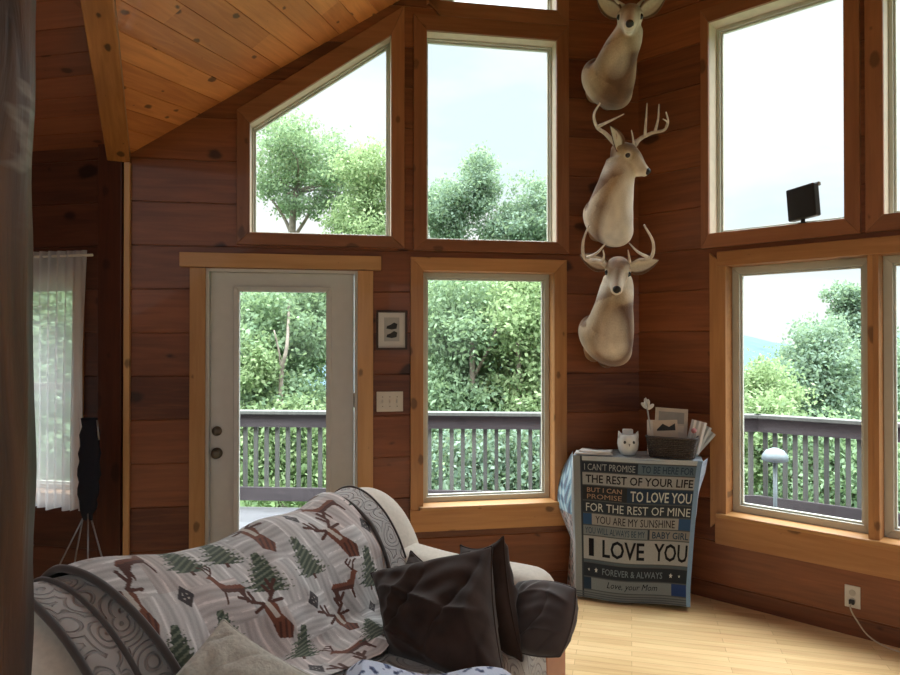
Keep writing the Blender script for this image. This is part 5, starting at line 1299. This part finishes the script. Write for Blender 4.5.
tree('dense green tree filling the glazed door', gb(270, 10.5), [px_blob(222, 278, 300, 395, 10.5, 1.4), px_blob(280, 268, 345, 380, 11, 1.4), px_blob(225, 380, 345, 470, 10, 1.0)], 13000, .085, 'mid', [(trunk_to(275, 560, 281, 380, 9.3)+[tuple(P3(287, 345, 9.3)), tuple(P3(289, 300, 9.9))], .045, .018), (trunk_to(281, 380, 274, 330, 9.4), .02, .01)])
tree('pale green shrubby tree low behind the door railing', gb(290, 9.5), [px_blob(220, 395, 350, 510, 9.4, .7), px_blob(230, 340, 280, 400, 9.4, .6)], 6500, .075, 'light', [(trunk_to(300, 560, 296, 420, 9.4), .05, .03)])
tree('dense green tree filling the left of the lower middle window', gb(455, 11), [px_blob(418, 268, 500, 380, 11, 1.4), px_blob(420, 360, 500, 455, 10.4, 1.0)], 9500, .085, 'mid', [(trunk_to(470, 560, 472, 340, 10), .07, .04), (trunk_to(472, 380, 500, 320, 10), .03, .02)])
tree('bright green tree filling the right of the lower middle window', gb(525, 10.5), [px_blob(485, 262, 575, 370, 10.5, 1.4), px_blob(490, 350, 580, 450, 10.2, 1.0)], 9500, .085, 'light', [(trunk_to(520, 560, 518, 340, 9.8), .06, .03)])
tree('broad green tree standing farther back behind the glazed door', gb(215, 16), [px_blob(140, 300, 330, 480, 16, 1.6)], 6500, .10, 'cool', [(trunk_to(215, 540, 215, 380, 16), .12, .06)])
tree('broad green tree standing farther back behind the lower middle window', gb(480, 16), [px_blob(380, 285, 600, 480, 16, 1.6)], 6500, .10, 'cool', [(trunk_to(480, 540, 480, 380, 16), .12, .06)])
tree('low cool green thicket behind the middle railing', gb(490, 9), [px_blob(415, 425, 580, 520, 9, .6)], 5000, .08, 'cool', [(trunk_to(500, 570, 500, 450, 9), .05, .03)])
tree('tall spired dark green tree at the right edge of the right window', gb(850, 13), [px_blob(833, 282, 856, 305, 13, .5), px_blob(840, 296, 870, 345, 13, .7), px_blob(822, 330, 900, 420, 13, 1.4)], 8500, .08, 'cool', [(trunk_to(852, 560, 852, 330, 13)+[tuple(P3(850, 295, 13))], .10, .03)])
tree('rounded green tree in the middle of the right window', gb(805, 12), [px_blob(790, 322, 845, 400, 12), px_blob(770, 355, 850, 440, 12)], 7500, .08, 'cool', [(trunk_to(808, 560, 808, 370, 12), .09, .05)])
tree('yellow-green bush at the left of the right window', gb(755, 11), [px_blob(735, 362, 790, 430, 11), px_blob(728, 395, 800, 500, 10.5, .8)], 6000, .075, 'light', [(trunk_to(758, 560, 758, 410, 11), .06, .03)])
tree('low green thicket behind the right railing', gb(830, 10), [px_blob(775, 420, 905, 545, 9.6, .8)], 7000, .08, 'mid', [(trunk_to(830, 590, 830, 460, 9.6), .05, .03)])
tree('green tree outside the curtained window', gb(40, 9), [px_blob(-30, 270, 110, 420, 9.5, 1.4), px_blob(-30, 400, 120, 520, 9, .9)], 6500, .10, 'mid', [(trunk_to(40, 560, 40, 360, 9.5), .08, .04)])
tree('green tree standing in the gap beyond the deck corner', gb(650, 11), [px_blob(590, 260, 700, 420, 12, 1.2), px_blob(585, 400, 715, 520, 11, 1.0)], 7000, .10, 'mid', [(trunk_to(655, 560, 655, 360, 12), .10, .05)])
